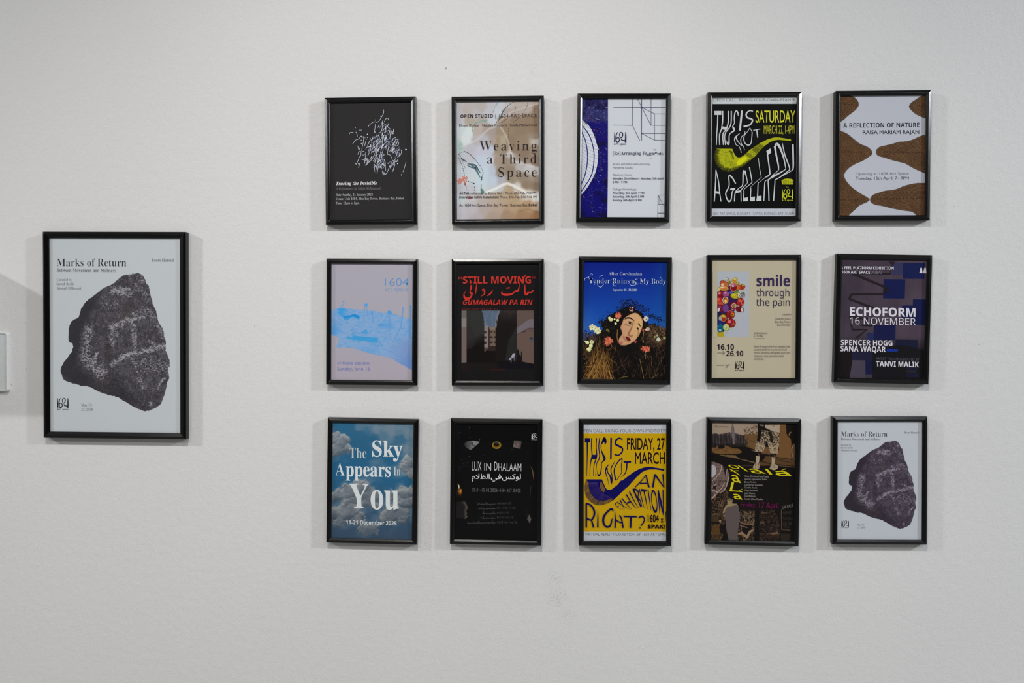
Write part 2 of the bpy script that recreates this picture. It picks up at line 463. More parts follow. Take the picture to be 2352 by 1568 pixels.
        s.text('art', x0, yb, X(0.36), (yb - ya) * 1.1, col, 'NB', sp=1.3, xh=True)
        s.text('space', X(0.46), yb, x1, (yb - ya) * 0.95, col, 'NB', sp=1.2, xh=True)
    def build(s, name, parent):
        V = np.concatenate(s.V); T = np.concatenate(s.T); C = np.concatenate(s.C)
        # the sheet's own thickness behind the printed face
        me = bpy.data.meshes.new(name)
        n = len(V); base = np.array([(x * s.W / 2, y, z * s.H / 2) for y in (-s.depth, -s.depth + 0.0006) for x, z in ((-1, 1), (1, 1), (1, -1), (-1, -1))])
        bt = np.array([(4, 5, 6), (4, 6, 7), (0, 1, 5), (0, 5, 4), (1, 2, 6), (1, 6, 5), (2, 3, 7), (2, 7, 6), (3, 0, 4), (3, 4, 7)]) + n
        V = np.vstack([V, base]); T = np.vstack([T, bt]); C = np.vstack([C, np.full((8, 3), 0.7)])
        me.vertices.add(len(V)); me.vertices.foreach_set('co', V.ravel())
        me.loops.add(T.size); me.loops.foreach_set('vertex_index', T.ravel().astype(np.int32))
        me.polygons.add(len(T)); me.polygons.foreach_set('loop_start', np.arange(0, T.size, 3, dtype=np.int32))
        me.update(calc_edges=True)
        at = me.color_attributes.new('ink', 'FLOAT_COLOR', 'POINT')
        at.data.foreach_set('color', np.hstack([C, np.ones((len(C), 1))]).ravel())
        return link(name, me, M_INK, parent)

# ------------------------------------------------------------------ the prints
CROP = (0, 0, 4.2367)

def art_tracing(s):
    s.paper((41, 39, 41)); s.slope = -0.010
    s.view(100, 50, 9.224)
    c = (205, 208, 228)
    L = [[(735,100),(752,140),(740,200),(700,270),(650,350),(600,378),(545,365),(450,430),(415,480)], [(760,370),(800,300),(840,290),(845,330)],
         [(570,420),(565,500),(552,590),(580,575),(560,560)], [(655,430),(625,490)], [(20,630),(40,595),(110,590)], [(160,580),(185,630),(190,690)],
         [(230,543),(290,542)], [(90,835),(160,750),(215,730),(275,665),(290,700),(322,680),(320,780),(295,900),(290,990),(340,985)],
         [(200,875),(225,960),(250,910)], [(200,1060),(225,1000),(270,1000),(258,1095),(240,1110),(190,1220),(165,1265),(150,1235)], [(205,1260),(240,1255),(215,1340)],
         [(345,880),(370,780)], [(375,960),(380,910),(480,890)], [(470,710),(450,780),(410,870),(440,900),(480,850),(470,980)],
         [(490,760),(500,730),(600,670),(640,665),(665,690)], [(640,665),(660,600),(700,570),(720,480),(725,340)], [(690,400),(725,390),(815,445)],
         [(860,390),(835,470),(885,510)], [(770,560),(800,500),(790,470),(830,470)], [(760,590),(870,540)], [(885,540),(850,640)],
         [(965,515),(945,620),(910,600),(960,625)], [(880,560),(885,680),(865,730)], [(730,600),(720,780),(715,880),(680,1030)], [(740,640),(780,780),(800,640)],
         [(520,810),(560,770),(620,760)], [(690,760),(600,860),(560,900),(580,970)], [(800,800),(740,860),(640,930),(610,1010)],
         [(930,730),(1010,700),(980,790),(920,880)], [(1020,740),(1050,760),(1000,880),(1060,850),(1065,790)], [(850,860),(870,800),(830,1040),(860,1050),(820,1060)],
         [(890,960),(940,900),(950,1030),(990,920)], [(970,1000),(1090,940)], [(1010,1110),(1050,990),(1120,965),(1115,1050),(1040,1120)],
         [(870,1050),(920,1130),(930,1200),(885,1310),(940,1250),(1005,1140)], [(1060,1160),(1010,1215),(1060,1195)], [(960,1240),(985,1280),(935,1425)],
         [(975,1280),(965,1400)], [(720,1000),(700,1160),(670,1240),(650,1260)], [(430,950),(440,1020),(425,1060)], [(600,900),(600,1010),(570,1090)],
         [(560,1090),(600,1080),(640,1200),(600,1260)], [(280,1160),(330,1170),(375,1195)], [(370,1010),(365,1090),(345,1250)],
         [(400,1130),(400,1220),(365,1290),(500,1160),(530,1090)], [(530,1280),(560,1275),(550,1420)], [(600,1290),(580,1440)], [(635,1300),(610,1460)],
         [(640,1260),(680,1340),(700,1260)], [(730,1150),(760,1300),(780,1200),(790,1400)], [(720,1400),(740,1495),(755,1430),(775,1490),(830,1420),(855,1350)],
         [(1225,1220),(1160,1430)], [(1130,1470),(1120,1500)]]
    for p in L: s.stroke(p, 7.5, c)
    r = random.Random(3)
    for (x0, y0, x1, y1, n) in ((440,700,640,1000,16), (560,650,820,1000,26), (680,420,840,700,10), (820,720,1060,1000,18), (540,1040,760,1330,26), (350,1050,520,1230,7), (900,540,960,640,4), (990,1000,1090,1150,5), (880,1180,1000,1330,6)):
        for i in range(int(n * 1.7)):
            x = r.uniform(x0, x1); y = r.uniform(y0, y1); l = r.uniform(40, 115); a = r.gauss(1.95, 0.35)
            dx, dy = math.cos(a) * l / 2, math.sin(a) * l / 2; b = r.uniform(-16, 16)
            s.stroke([(x - dx, y - dy, 3), (x + b, y + r.uniform(-8, 8), r.uniform(5, 11)), (x + dx, y + dy, 3)], 6, c if r.random() < .6 else (140, 145, 178))
    for (x, y, q) in ((575,330,9),(692,255,9),(405,630,12),(405,700,8),(380,738,9),(275,755,9),(278,828,10),(490,1115,10),(525,1000,14),(1222,955,17),(845,1245,11),(1045,1252,12),(315,1070,9),(150,495,8),(355,705,6)):
        s.ell(x, y, q, q, c, n=10)
    s.view(*CROP)
    s.text('Tracing the Invisible', 305, 996, 703, 33, (232, 232, 232), 'SBI', y1=992)
    s.text('A Performance by Sulafa Mohammed', 303, 1042, 738, 24, (128, 126, 126), 'SI', y1=1037)
    for t, x1, y in (('Date: Sunday, 21 January 2024', 663, 1102), ('Venue: Unit 1604, Blue Bay Tower, Business Bay, Dubai', 962, 1141), ('Time: 12pm to 2pm', 531, 1182)):
        s.text(t, 302, y, x1, 23, (185, 184, 186), 'SB', -0.010, y1=y - 0.0085 * (x1 - 302))

def art_weaving(s):
    P = [(220,200,183,178,180),(330,200,178,170,172),(450,230,176,168,165),(550,200,185,184,192),(640,220,190,190,200),(720,200,182,178,178),(800,200,180,168,160),(900,200,178,166,158),(990,195,170,155,145),
         (230,300,185,180,186),(300,280,178,168,165),(400,300,180,175,178),(520,300,186,184,192),(620,300,192,196,204),(700,290,170,155,152),(800,270,172,158,154),(900,240,176,165,160),(985,260,140,118,100),
         (230,360,184,180,188),(330,370,170,158,148),(450,370,168,160,155),(560,370,190,194,202),(650,370,150,130,112),(780,370,140,120,102),(900,370,142,120,100),(980,370,135,112,94),
         (240,450,196,202,208),(330,480,205,212,214),(300,560,204,210,212),(400,470,178,165,158),(430,430,178,168,162),(500,450,165,152,144),(560,470,160,148,142),(620,470,150,135,118),(700,450,145,125,105),(820,450,140,120,100),(980,450,138,115,95),
         (400,560,178,172,176),(480,560,176,174,182),(560,560,165,152,146),(610,560,158,140,118),(660,560,170,155,138),(720,560,138,118,100),(850,580,145,125,108),(980,520,145,128,112),(985,570,185,178,172),
         (230,620,175,190,188),(330,640,182,180,188),(450,650,188,188,202),(540,650,186,188,204),(600,650,155,138,122),(680,660,150,132,115),(760,650,138,118,100),(860,680,135,115,98),(980,650,150,132,115),
         (230,750,180,180,188),(330,720,186,184,194),(450,760,188,196,212),(540,760,192,200,212),(600,760,160,142,128),(680,760,152,134,118),(720,690,185,178,178),(760,760,160,146,136),(880,760,142,124,106),(980,770,140,120,104),
         (230,850,190,196,204),(380,850,192,200,208),(480,860,190,202,214),(560,860,180,188,204),(620,860,150,134,120),(720,850,145,128,112),(830,820,178,172,172),(900,830,188,184,186),(980,870,186,180,180),
         (230,900,190,192,200),(330,930,192,200,206),(450,950,190,204,214),(560,950,186,196,210),(640,950,172,170,178),(740,940,150,134,118),(850,920,145,128,112),(980,930,150,134,120),
         (230,1040,184,182,190),(330,1040,188,188,196),(450,1030,192,202,208),(560,1020,190,196,204),(640,1010,184,184,190),(700,1020,178,160,140),(720,1050,175,152,126),(800,1020,200,194,190),(880,1000,140,122,104),(980,1000,135,116,98),
         (230,1130,190,196,200),(350,1130,186,180,184),(450,1130,180,168,164),(560,1110,180,164,150),(650,1100,178,158,136),(760,1120,176,152,124),(850,1060,195,184,172),(900,1100,205,198,190),(980,1120,210,206,204),
         (230,1230,186,184,192),(350,1230,184,178,184),(480,1230,176,162,158),(600,1220,178,156,142),(750,1200,176,150,122),(900,1190,172,142,112),(990,1200,185,160,138),
         (230,1310,184,180,188),(400,1310,178,168,172),(560,1310,168,150,138),(700,1300,160,134,112),(850,1300,158,126,98),(990,1300,150,112,80)]
    def fn(X, Y):
        wx = (fbm(X / 70, Y / 70, 2) - .5) * 14; wy = (fbm(X / 70 + 9, Y / 70 + 4, 2) - .5) * 14
        im = idw(X + wx, Y + wy, P, 5.0)
        # folds: a lit ridge with a shaded flank, and cloth lying in front of cloth
        im = mix(im, soft(dist(X, Y, [(600,392),(740,290),(880,240),(1010,205)]), 1, 26) * (Y > 395 - (X - 600) * .47) * .35, (120, 98, 82))
        im = mix(im, soft(dist(X, Y, [(605,388),(740,284),(880,236),(1010,200)]), 2, 9) * .5, (205, 196, 190))
        im = mix(im, soft(dist(X, Y, [(250,620),(400,560),(520,450),(640,405)]), 2, 12) * .5, (210, 204, 206))
        im = mix(im, soft(dist(X, Y, [(640,440),(690,520),(715,590),(735,690),(760,765)]), 3, 10) * .6, (205, 190, 175))
        im = mix(im, soft(dist(X, Y, [(735,690),(765,765),(850,785),(1000,832)]), 7, 14) * .7, (200, 196, 198))
        im = mix(im, soft(dist(X, Y, [(500,1065),(590,1030),(660,990),(705,980),(760,1000),(850,1050),(920,1085),(1010,1130)]), 6, 13) * .85, (228, 224, 220))
        im = mix(im, soft(dist(X, Y, [(905,1075),(950,1090),(1010,1130)]), 12, 14) * .8 * (vnoise(X / 7, Y / 7) > .35), (226, 222, 218))
        im = mix(im, soft(dist(X, Y, [(700,1010),(760,1030),(860,1075)]), 2, 10) * .3, (150, 122, 98))
        im = mix(im, soft(dist(X, Y, [(300,1150),(500,1110),(640,1040)]), 4, 16) * .35, (205, 200, 206))
        im = mix(im, soft(dist(X, Y, [(820,1250),(900,1230),(1000,1260)]), 1, 12) * .3, (120, 88, 62))
        im = im * (0.985 + 0.03 * vnoise(X / 3.1, Y / 5.0))[..., None]
        return im
    s.full(fn, 1.1); s.slope = -0.004
    r = random.Random(8)
    def dash(pts, w, col, on, off_, jit=0):
        p = smooth_path(pts, 14); d = np.append(0, np.cumsum(np.hypot(*np.diff(p, axis=0).T))); x = 0
        while x < d[-1]:
            a = [np.interp(v, d, p[:, 0]) + r.uniform(-jit, jit) for v in (x, min(x + on, d[-1]))]; b = [np.interp(v, d, p[:, 1]) + r.uniform(-jit, jit) for v in (x, min(x + on, d[-1]))]
            s.stroke([(a[0], b[0]), (a[1], b[1])], w, col, False); x += on + off_
    G = (82, 104, 104); g2 = (135, 168, 158); D = (62, 60, 78)
    dash([(760,190),(720,215),(690,240),(672,262)], 9, G, 16, 5, 3); dash([(672,262),(650,290),(640,320),(620,350)], 16, G, 12, 3, 6); s.stroke([(640,335),(620,360),(592,392)], 6, (70, 78, 84))
    dash([(612,190),(580,235),(560,300)], 9, g2, 12, 6, 6); dash([(500,370),(440,378),(385,392)], 10, (120, 160, 148), 14, 3, 7); dash([(362,430),(360,470),(376,520)], 8, (120, 172, 158), 16, 2, 3)
    for i in range(26): s.ell(r.uniform(218, 270), r.uniform(590, 650), r.uniform(3, 8), 3, (150, 182, 172), r.uniform(0, 3), 7)
    dash([(225,700),(245,680),(290,672),(330,692),(380,742),(430,800),(458,850),(464,880),(452,945)], 6, D, 9, 9); dash([(280,665),(330,690),(375,730),(400,760)], 6, (75, 84, 110), 7, 11, 4)
    dash([(222,720),(245,770),(268,830),(284,905)], 6, D, 8, 9); dash([(235,700),(262,760),(290,830)], 5, D, 7, 10)
    T = (74, 96, 106)
    s.stroke([(248,732,6),(275,752,15),(305,770,5)], 9, T); s.stroke([(308,800,5),(340,818,12),(380,830,10)], 9, T)
    s.stroke([(312,788,5),(350,795,17),(390,805,15),(420,850,11),(440,880,4)], 9, T); s.stroke([(345,800,6),(385,830,20),(410,870,16),(436,922,5)], 9, (84, 118, 120)); s.ell(388, 828, 12, 9, (60, 62, 92), .5)
    s.stroke([(452,905,5),(448,935,12),(443,958,4)], 9, T); s.stroke([(448,985,4),(444,1030,8),(446,1075,10)], 9, (90, 120, 120)); s.stroke([(452,1030,6),(460,1060,30),(450,1080,20)], 9, (92, 128, 122))
    for i in range(34):
        a = r.uniform(0, 6.3); q = r.uniform(4, 38); s.stroke([(285 + math.cos(a) * q, 940 + math.sin(a) * q), (285 + math.cos(a) * q * .5, 940 + math.sin(a) * q * .5)], 8, r.choice([(205,118,98),(192,100,84),(214,140,120)]), False)
    for i in range(16): s.ell(r.uniform(218, 252), r.uniform(935, 990), 9, 5, r.choice([(205,128,108),(198,110,92)]), r.uniform(0, 3), 8)
    s.ell(290, 985, 9, 14, (150, 92, 84)); s.ell(335, 1118, 22, 14, (168, 112, 116)); s.stroke([(310,1100),(330,1125),(355,1120)], 5, (120, 70, 76))
    dash([(318,958),(345,968),(378,980)], 6, (52, 50, 62), 10, 7); s.ell(376, 981, 6, 6, (52,50,62)); dash([(381,1010),(380,1040),(377,1068)], 6, (70, 66, 80), 12, 14); dash([(300,1010),(308,1050)], 5, (96, 92, 104), 10, 16)
    B = (98, 80, 74)
    dash([(900,195),(886,245),(850,300),(800,350),(760,385)], 5, B, 11, 12); dash([(780,238),(768,290),(700,345),(640,395)], 5, B, 10, 12); dash([(712,440),(713,500),(715,555)], 5, (92, 76, 66), 13, 12); dash([(965,250),(962,330),(970,430)], 4, (118, 96, 82), 9, 14)
    s.up()
    s.text('OPEN STUDIO', 245, 342, 560, 32, (38, 30, 40), 'NB', y1=339, sp=1.1); s.text('| 1604 ART SPACE', 583, 340, 985, 32, (62, 50, 52), 'R', y1=335, sp=1.15)
    s.text('Elham Shafaei \u00b7 Natalya Konforti \u00b7 Sulafa Mohammed', 233, 427, 985, 24, (66, 54, 60), 'R', y1=422)
    s.text('Weaving', 430, 661, 986, 92, (44, 38, 42), 'SB', -0.020, sp=1.25, res=6); s.text('a Third', 505, 788, 984, 90, (44, 36, 40), 'SB', -0.020, sp=1.25, res=6); s.text('Space', 612, 917, 985, 92, (46, 38, 36), 'SB', -0.020, sp=1.25, res=6)
    s.text('Art Talk', 235, 1086, 330, 22, (42, 34, 40), 'NB', y1=1086); s.text('moderated by Shama Nair | Thurs, 20th Feb. 7:00 PM', 338, 1086, 980, 22, (72, 60, 64), 'R', y1=1083)
    s.text('Interactive Edible Installation', 233, 1124, 607, 22, (46, 36, 42), 'NB', y1=1123); s.text('| Thurs, 27th Feb. 5:00-9:00 PM', 616, 1123, 985, 22, (72, 60, 60), 'R', y1=1121)
    s.text('At: 1604 Art Space, Blue Bay Tower, Business Bay,', 233, 1203, 900, 24, (64, 54, 58), 'R', y1=1201); s.text('Dubai', 908, 1201, 989, 24, (42, 34, 34), 'NB', y1=1200)

def art_fragments(s):
    s.paper((199, 202, 210)); s.slope = 0.0; r = random.Random(4)
    def strip(X, Y):
        n = fbm(X / 90, Y / 60, 3)
        top = np.clip((400 - Y) / 40, 0, 1)
        im = np.zeros(X.shape + (3,)) + np.array((10, 4, 100.))
        im = mix(im, top, (38, 38, 92)); im = mix(im, np.clip((n - .5) * 5, 0, .8), (8, 3, 52))
        k = fbm(X / 9, Y / 7, 3); reg = np.clip((fbm(X / 70 + 5, Y / 70, 2) - .42) * 6, 0, 1)
        im = mix(im, np.clip((k - .64) * 6, 0, .5) * reg, (120, 120, 175)); im = mix(im, np.clip((.24 - k) * 6, 0, .4) * reg, (140, 60, 80))
        im = mix(im, .35 * (vnoise(X / 3, Y / 40) > .75) * top, (70, 74, 130))
        return im
    s.image(185, 128, 451, 1325, strip, 0.9)
    s.poly([(446,1330),(458,128),(470,128),(470,1330)], (199, 202, 210)); s.up()
    for i in range(46):
        x = r.choice([r.uniform(290, 380), r.uniform(220, 440)]); y = r.choice([r.uniform(170, 380), r.uniform(580, 640), r.uniform(700, 1000), r.uniform(440, 1280)])
        a = r.gauss(.7, .5); l = r.uniform(6, 34)
        s.stroke([(x, y, 1.5), (x + math.cos(a) * l, y + math.sin(a) * l, r.uniform(2, 4.5))], 4, r.choice([(120, 122, 170), (84, 84, 150), (160, 162, 195), (130, 60, 80)]), False)
    for x, y in ((293,288),(262,328),(265,345),(312,456),(445,530),(318,460),(385,828),(215,1105)): s.ell(x, y, 8, 3.5, (150, 64, 76), .5, 8)
    s.up()
    arc = smooth_path([(203,362),(270,425),(318,520),(348,640),(354,740),(332,860),(292,950),(242,1030),(192,1088)], 8)
    s.poly([(185, 340)] + [tuple(p) for p in arc] + [(180, 1095)], (204, 206, 216)); s.up()
    for i in range(24):
        y0 = 395 + i * 28; f = (y0 - 380) / 700; j = min(len(arc) - 1, max(0, int(f * (len(arc) - 1)) + 6)); e = arc[j]
        k = (.5 - f) * 90
        if e[0] > 205: s.stroke([(190, y0 - k * .7), ((190 + e[0]) / 2, y0 + 10 + (e[1] - y0) * .5 - k * .2), (e[0], e[1])], 2.6, (120, 124, 140))
    s.up(); b = (22, 20, 108)
    s.stroke([(196,410),(262,500),(300,600),(316,700),(308,820),(278,925),(190,1060)], 9, b); s.stroke([(196,478),(236,580),(252,700),(247,800),(225,905),(190,990)], 9, b); s.stroke([(335,590),(352,640),(358,650)], 8, (204,206,216))
    l = (58, 58, 92)
    for p, w in (([(503,238),(1015,240)],4),([(690,140),(688,415)],4),([(503,412),(690,415)],4),([(690,415),(760,562)],4),([(778,140),(776,562)],6),([(735,140),(780,240),(870,415)],4),([(870,140),(870,415),(1015,415)],4),
                 ([(778,240),(905,303),(1015,303)],3.5),([(905,303),(905,558)],3),([(778,493),(1015,494)],3.5),([(778,493),(905,558),(1010,560)],3.5),
                 ([(935,1320),(938,1092),(1010,1092)],4),([(938,1092),(1010,1225)],4),([(948,1100),(948,1180)],3),([(938,1182),(1010,1182)],3.5),([(937,1268),(1010,1268)],5)):
        s.stroke(p, w, l, False)
    s.logo(510, 478, 628, 582, 590, 605, (28, 28, 66))
    c = (58, 56, 84)
    s.text('[Re]Arranging Fr', 499, 702, 832, 34, c, 'SB', -0.006); s.text('a', 832, 713, 848, 20, c, 'SB', 0.005, xh=True); s.text('gm', 850, 702, 907, 22, c, 'SB', -0.006, xh=True); s.text('e', 909, 690, 930, 19, c, 'SB', 0.01, xh=True); s.text('nts', 932, 702, 988, 29, c, 'SB', -0.006)
    s.stroke([(893,652),(903,645),(912,652),(911,660)], 5, (160, 162, 170)); s.stroke([(855,742),(866,732),(873,738)], 5, (175, 177, 184))
    g = (118, 120, 134)
    for t, x1, y, q in (('A solo exhibition with works by', 860, 800, 0), ('Margarita Louka', 690, 835, 0), ('Opening Hours:', 684, 905, 0), ('Monday, 31st March - Monday, 7th April', 990, 941, 1), ('2 PM - 7 PM', 637, 976, 1),
                     ('Collage Workshops:', 731, 1046, 0), ('Thursday, 3rd April. 7 PM', 803, 1082, 1), ('Saturday, 5th April. 3 PM', 800, 1117, 1), ('Sunday, 6th April. 5 PM', 778, 1152, 1)):
        s.text(t, 497, y, x1, 20 if not q else 19, c if q else g, 'NB' if q else 'R')

def strokes(s, col, L):
    for p in L: s.stroke(p, 22, col)

def art_gallery(s):
    s.paper((5, 5, 6)); w = (196, 199, 203)
    s.poly([(190,125),(1025,125),(1012,205),(190,207)], w); s.poly([(185,1225),(1015,1225),(1015,1320),(185,1320)], (190, 192, 202)); s.up(); s.slope = -0.003
    s.text('OPEN CALL: BRING-YOUR-OWN-BEAMER', 206, 181, 1009, 26, (74, 80, 84), 'R', -0.008, y1=178, sp=1.05); s.text('1604 ART SPACE, BLUE BAY TOWER, BUSINESS BAY, DUBAI', 203, 1286, 990, 29, (82, 86, 98), 'R', -0.01, y1=1285)
    s.view(40, 30, 10.452); y = (208, 205, 48)
    s.text('SATURDAY', 1105, 642, 2055, 285, y, 'R', 0.006, y1=638, res=6); s.text('MARCH 22, 1-4PM', 1300, 912, 2035, 200, (176, 172, 40), 'R', 0.004, y1=908, res=6)
    s.poly([(115,365),(280,365),(280,460),(115,460)], w); s.poly([(285,735),(410,750),(390,822),(285,803)], w)
    strokes(s, w, [[(195,455,26),(188,700,26),(172,900,24),(160,1180,22)], [(312,365,26),(312,600,26),(292,740,24),(285,800,26),(240,920,26),(235,1060,24),(240,1180,22)], [(445,365,28),(445,620,28),(420,740,26),(395,810,28),(330,890,26),(315,1000,24),(330,1180,22)],
        [(520,365,28),(515,640,26),(475,760,24),(385,880,24),(360,1000,22),(380,1180,24)], [(685,490,8),(675,410,34),(640,360,26),(602,430,26),(590,560,24),(595,650,20),(555,730,24),(578,790,52),(585,835,40),(510,890,24),(470,950,24),(465,1100,30),(448,1160,48),(420,1140,22),(405,1075,6)],
        [(775,355,46),(725,835,44)], [(1040,372,26),(960,360,28),(880,430,36),(900,520,36),(1010,560,40),(1022,620,36),(960,700,34),(815,740,42)],
        [(720,905,10),(640,970,26),(597,1040,22),(632,1170,16),(700,1210,10),(735,1280,14),(760,1365,16)], [(635,980,34),(655,1060,24),(750,1180,16),(800,1195,14),(840,1300,9)], [(850,850,12),(838,920,16),(770,980,16),(745,1060,20),(765,1160,16),(815,1215,10)],
        [(965,770,12),(1015,860,16),(1018,920,22),(1005,1060,18),(985,1150,22),(925,1185,26),(850,1140,20),(820,1040,24),(840,940,16),(905,865,12),(965,770,12)], [(1130,815,26),(1142,920,26),(1155,1005,24)]])
    s.stroke([(1045,830),(1215,800)], 17, w, False)
    # the pipe
    up_ = [(165,1270),(540,1270),(560,1320),(600,1410),(650,1470),(700,1485),(760,1470),(860,1400),(960,1300),(1050,1245),(1200,1140),(1400,1040),(1550,1000),(1650,998),(1800,1020),(1950,1045),(1950,1085),(1800,1070),(1650,1055),(1550,1070),(1450,1110),(1330,1195),(1200,1320),(1100,1445),(970,1549),(850,1649),(750,1709),(600,1779),(480,1819),(350,1799),(230,1729),(150,1619),(120,1489),(135,1350)]
    s.poly(up_, (168, 170, 18)); s.up()
    s.poly([(640,1600),(700,1530),(860,1455),(905,1510),(780,1620),(690,1670)], (206, 206, 4)); s.up()
    r = random.Random(2); dk = (52, 54, 4)
    outer = smooth_path([(165,1285),(135,1350),(120,1489),(150,1619),(230,1729),(350,1799),(480,1819),(600,1779),(750,1709),(850,1649),(960,1560)], 16)
    inner = smooth_path([(330,1285),(320,1360),(320,1450),(350,1530),(400,1590),(470,1640),(540,1640),(620,1630),(740,1600),(840,1560),(930,1500)], 16)
    for i in range(0, len(outer)):
        o, n_ = outer[i], inner[min(i, len(inner) - 1)]
        for k in range(2):
            a = r.uniform(.25, .62); j = r.uniform(-6, 6)
            s.stroke([(o[0] * 1.02 - n_[0] * .02 + j, o[1] * 1.02 - n_[1] * .02 + j, r.uniform(5, 10)), (o[0] * (1 - a) + n_[0] * a + j, o[1] * (1 - a) + n_[1] * a, 2)], 5, r.choice([dk, (10, 10, 4), (84, 86, 8)]), False)
    for i in range(150):
        t = r.random(); p = inner[int(t * (len(inner) - 1))]; x = p[0] + r.uniform(-90, 140); yy = p[1] + r.uniform(-60, 60)
        if 150 < x < 600 and 1290 < yy < 1760: s.stroke([(x, yy), (x + r.uniform(14, 34), yy + r.uniform(-5, 5))], 4, (100, 102, 10), False)
    for i in range(60):
        t = r.random(); x = 470 + 90 * t + r.uniform(-20, 60) * (1 - t); yy = 1300 + 220 * t
        s.stroke([(x, yy), (x + 24, yy + 6)], 5, dk, False)
    for t in np.linspace(0, 1, 26):
        x0 = 860 + 330 * t; y0 = 1405 - 255 * t; x1 = 1010 + 300 * t; y1 = 1520 - 310 * t; ww = r.choice([5, 6, 8, 22 if t > .45 else 7])
        s.stroke([(x0, y0), ((x0 + x1) / 2 + 6, (y0 + y1) / 2 - 4), (x1, y1)], ww, r.choice([(96, 98, 8), (120, 122, 10), (214, 214, 40) if t < .4 else (110, 112, 10)]), True)
    s.up()
    s.view(40, 160, 10.452)
    for p in ([(130,925),(225,945),(235,1000),(125,985)], [(500,860),(622,853),(592,905),(482,905)], [(640,925),(755,905),(742,955),(610,985)], [(820,1095),(920,1080),(920,1172),(800,1175)], [(985,1075),(1082,1060),(1080,1170),(962,1172)], [(1135,1055),(1240,1043),(1240,1167),(1118,1170)],
              [(1355,-30),(1455,-95),(1470,10),(1385,78)], [(1320,612),(1480,510),(1400,585)], [(1400,650),(1520,540),(1600,535),(1440,645)]): s.poly(p, w)
    strokes(s, w, [[(145,420,16),(140,700,26),(125,960,26),(108,1180,24)], [(150,425,14),(180,560,22),(215,740,22),(235,960,22),(270,1180,22)], [(620,752,28),(560,640,30),(482,555,36),(455,600,26),(462,800,24),(388,960,28),(392,1060,26),(430,1150,30),(465,1175,40),(510,1140,28),(530,1000,22),(545,935,20),(600,880,16)],
        [(830,435,50),(800,520,34),(787,780,24),(700,860,18),(620,940,20),(602,1020,24),(590,1180,24)], [(835,440,40),(870,560,26),(900,700,16),(890,750,14),(760,890,20),(747,960,20),(752,1180,22)], [(950,355,24),(985,540,24),(1010,690,20),(1000,735,16),(830,880,14),(820,960,20),(810,1170,24)],
        [(1165,140,12),(1195,380,14),(1232,580,12),(1215,620,10),(1000,810,8),(985,900,20),(972,1165,24)], [(1378,40,32),(1405,200,30),(1440,480,28),(1430,530,18),(1320,610,14),(1200,712,8),(1160,745,20),(1148,1000,24),(1130,1160,26)],
        [(1560,-150,52),(1590,50,40),(1640,290,34),(1650,400,24),(1630,445,16),(1520,540,14),(1430,630,8),(1345,680,14),(1322,720,22),(1310,900,26),(1295,1165,24)], [(1562,-165,46),(1620,-195,64),(1690,-100,52),(1770,130,34),(1812,340,22),(1800,420,18),(1560,560,40),(1430,640,26),(1400,690,26),(1412,900,26),(1420,1165,26)],
        [(1740,-220,14),(1800,60,28),(1905,350,28),(1900,430,22),(1720,570,26),(1600,650,12)], [(1990,-190,46),(2000,100,42),(2000,360,36),(1960,440,18),(1720,580,14),(1575,655,18),(1560,750,22),(1530,1165,24)]])
    s.poly([(1720,672),(1790,640),(1860,630),(1960,640),(2005,668),(2000,772),(1735,772)], (176, 178, 22)); s.up()
    k = (22, 22, 8)
    for p in ([(1845,690),(1765,690),(1765,738),(1840,738),(1840,712),(1805,712)], [(1900,690),(1870,690),(1870,738),(1895,738)], [(1925,690),(1925,755)], [(1980,690),(1980,740)], [(1925,722),(1980,722)], [(1870,714),(1895,714)]): s.stroke(p, 9, k, False)
    s.stroke([(1820,818),(1895,846)], 7, (150, 150, 60), False); s.stroke([(1830,846),(1885,820)], 5, (110, 110, 40), False)
    s.logo(1732, 880, 1992, 1112, 1138, 1168, (196, 196, 40))

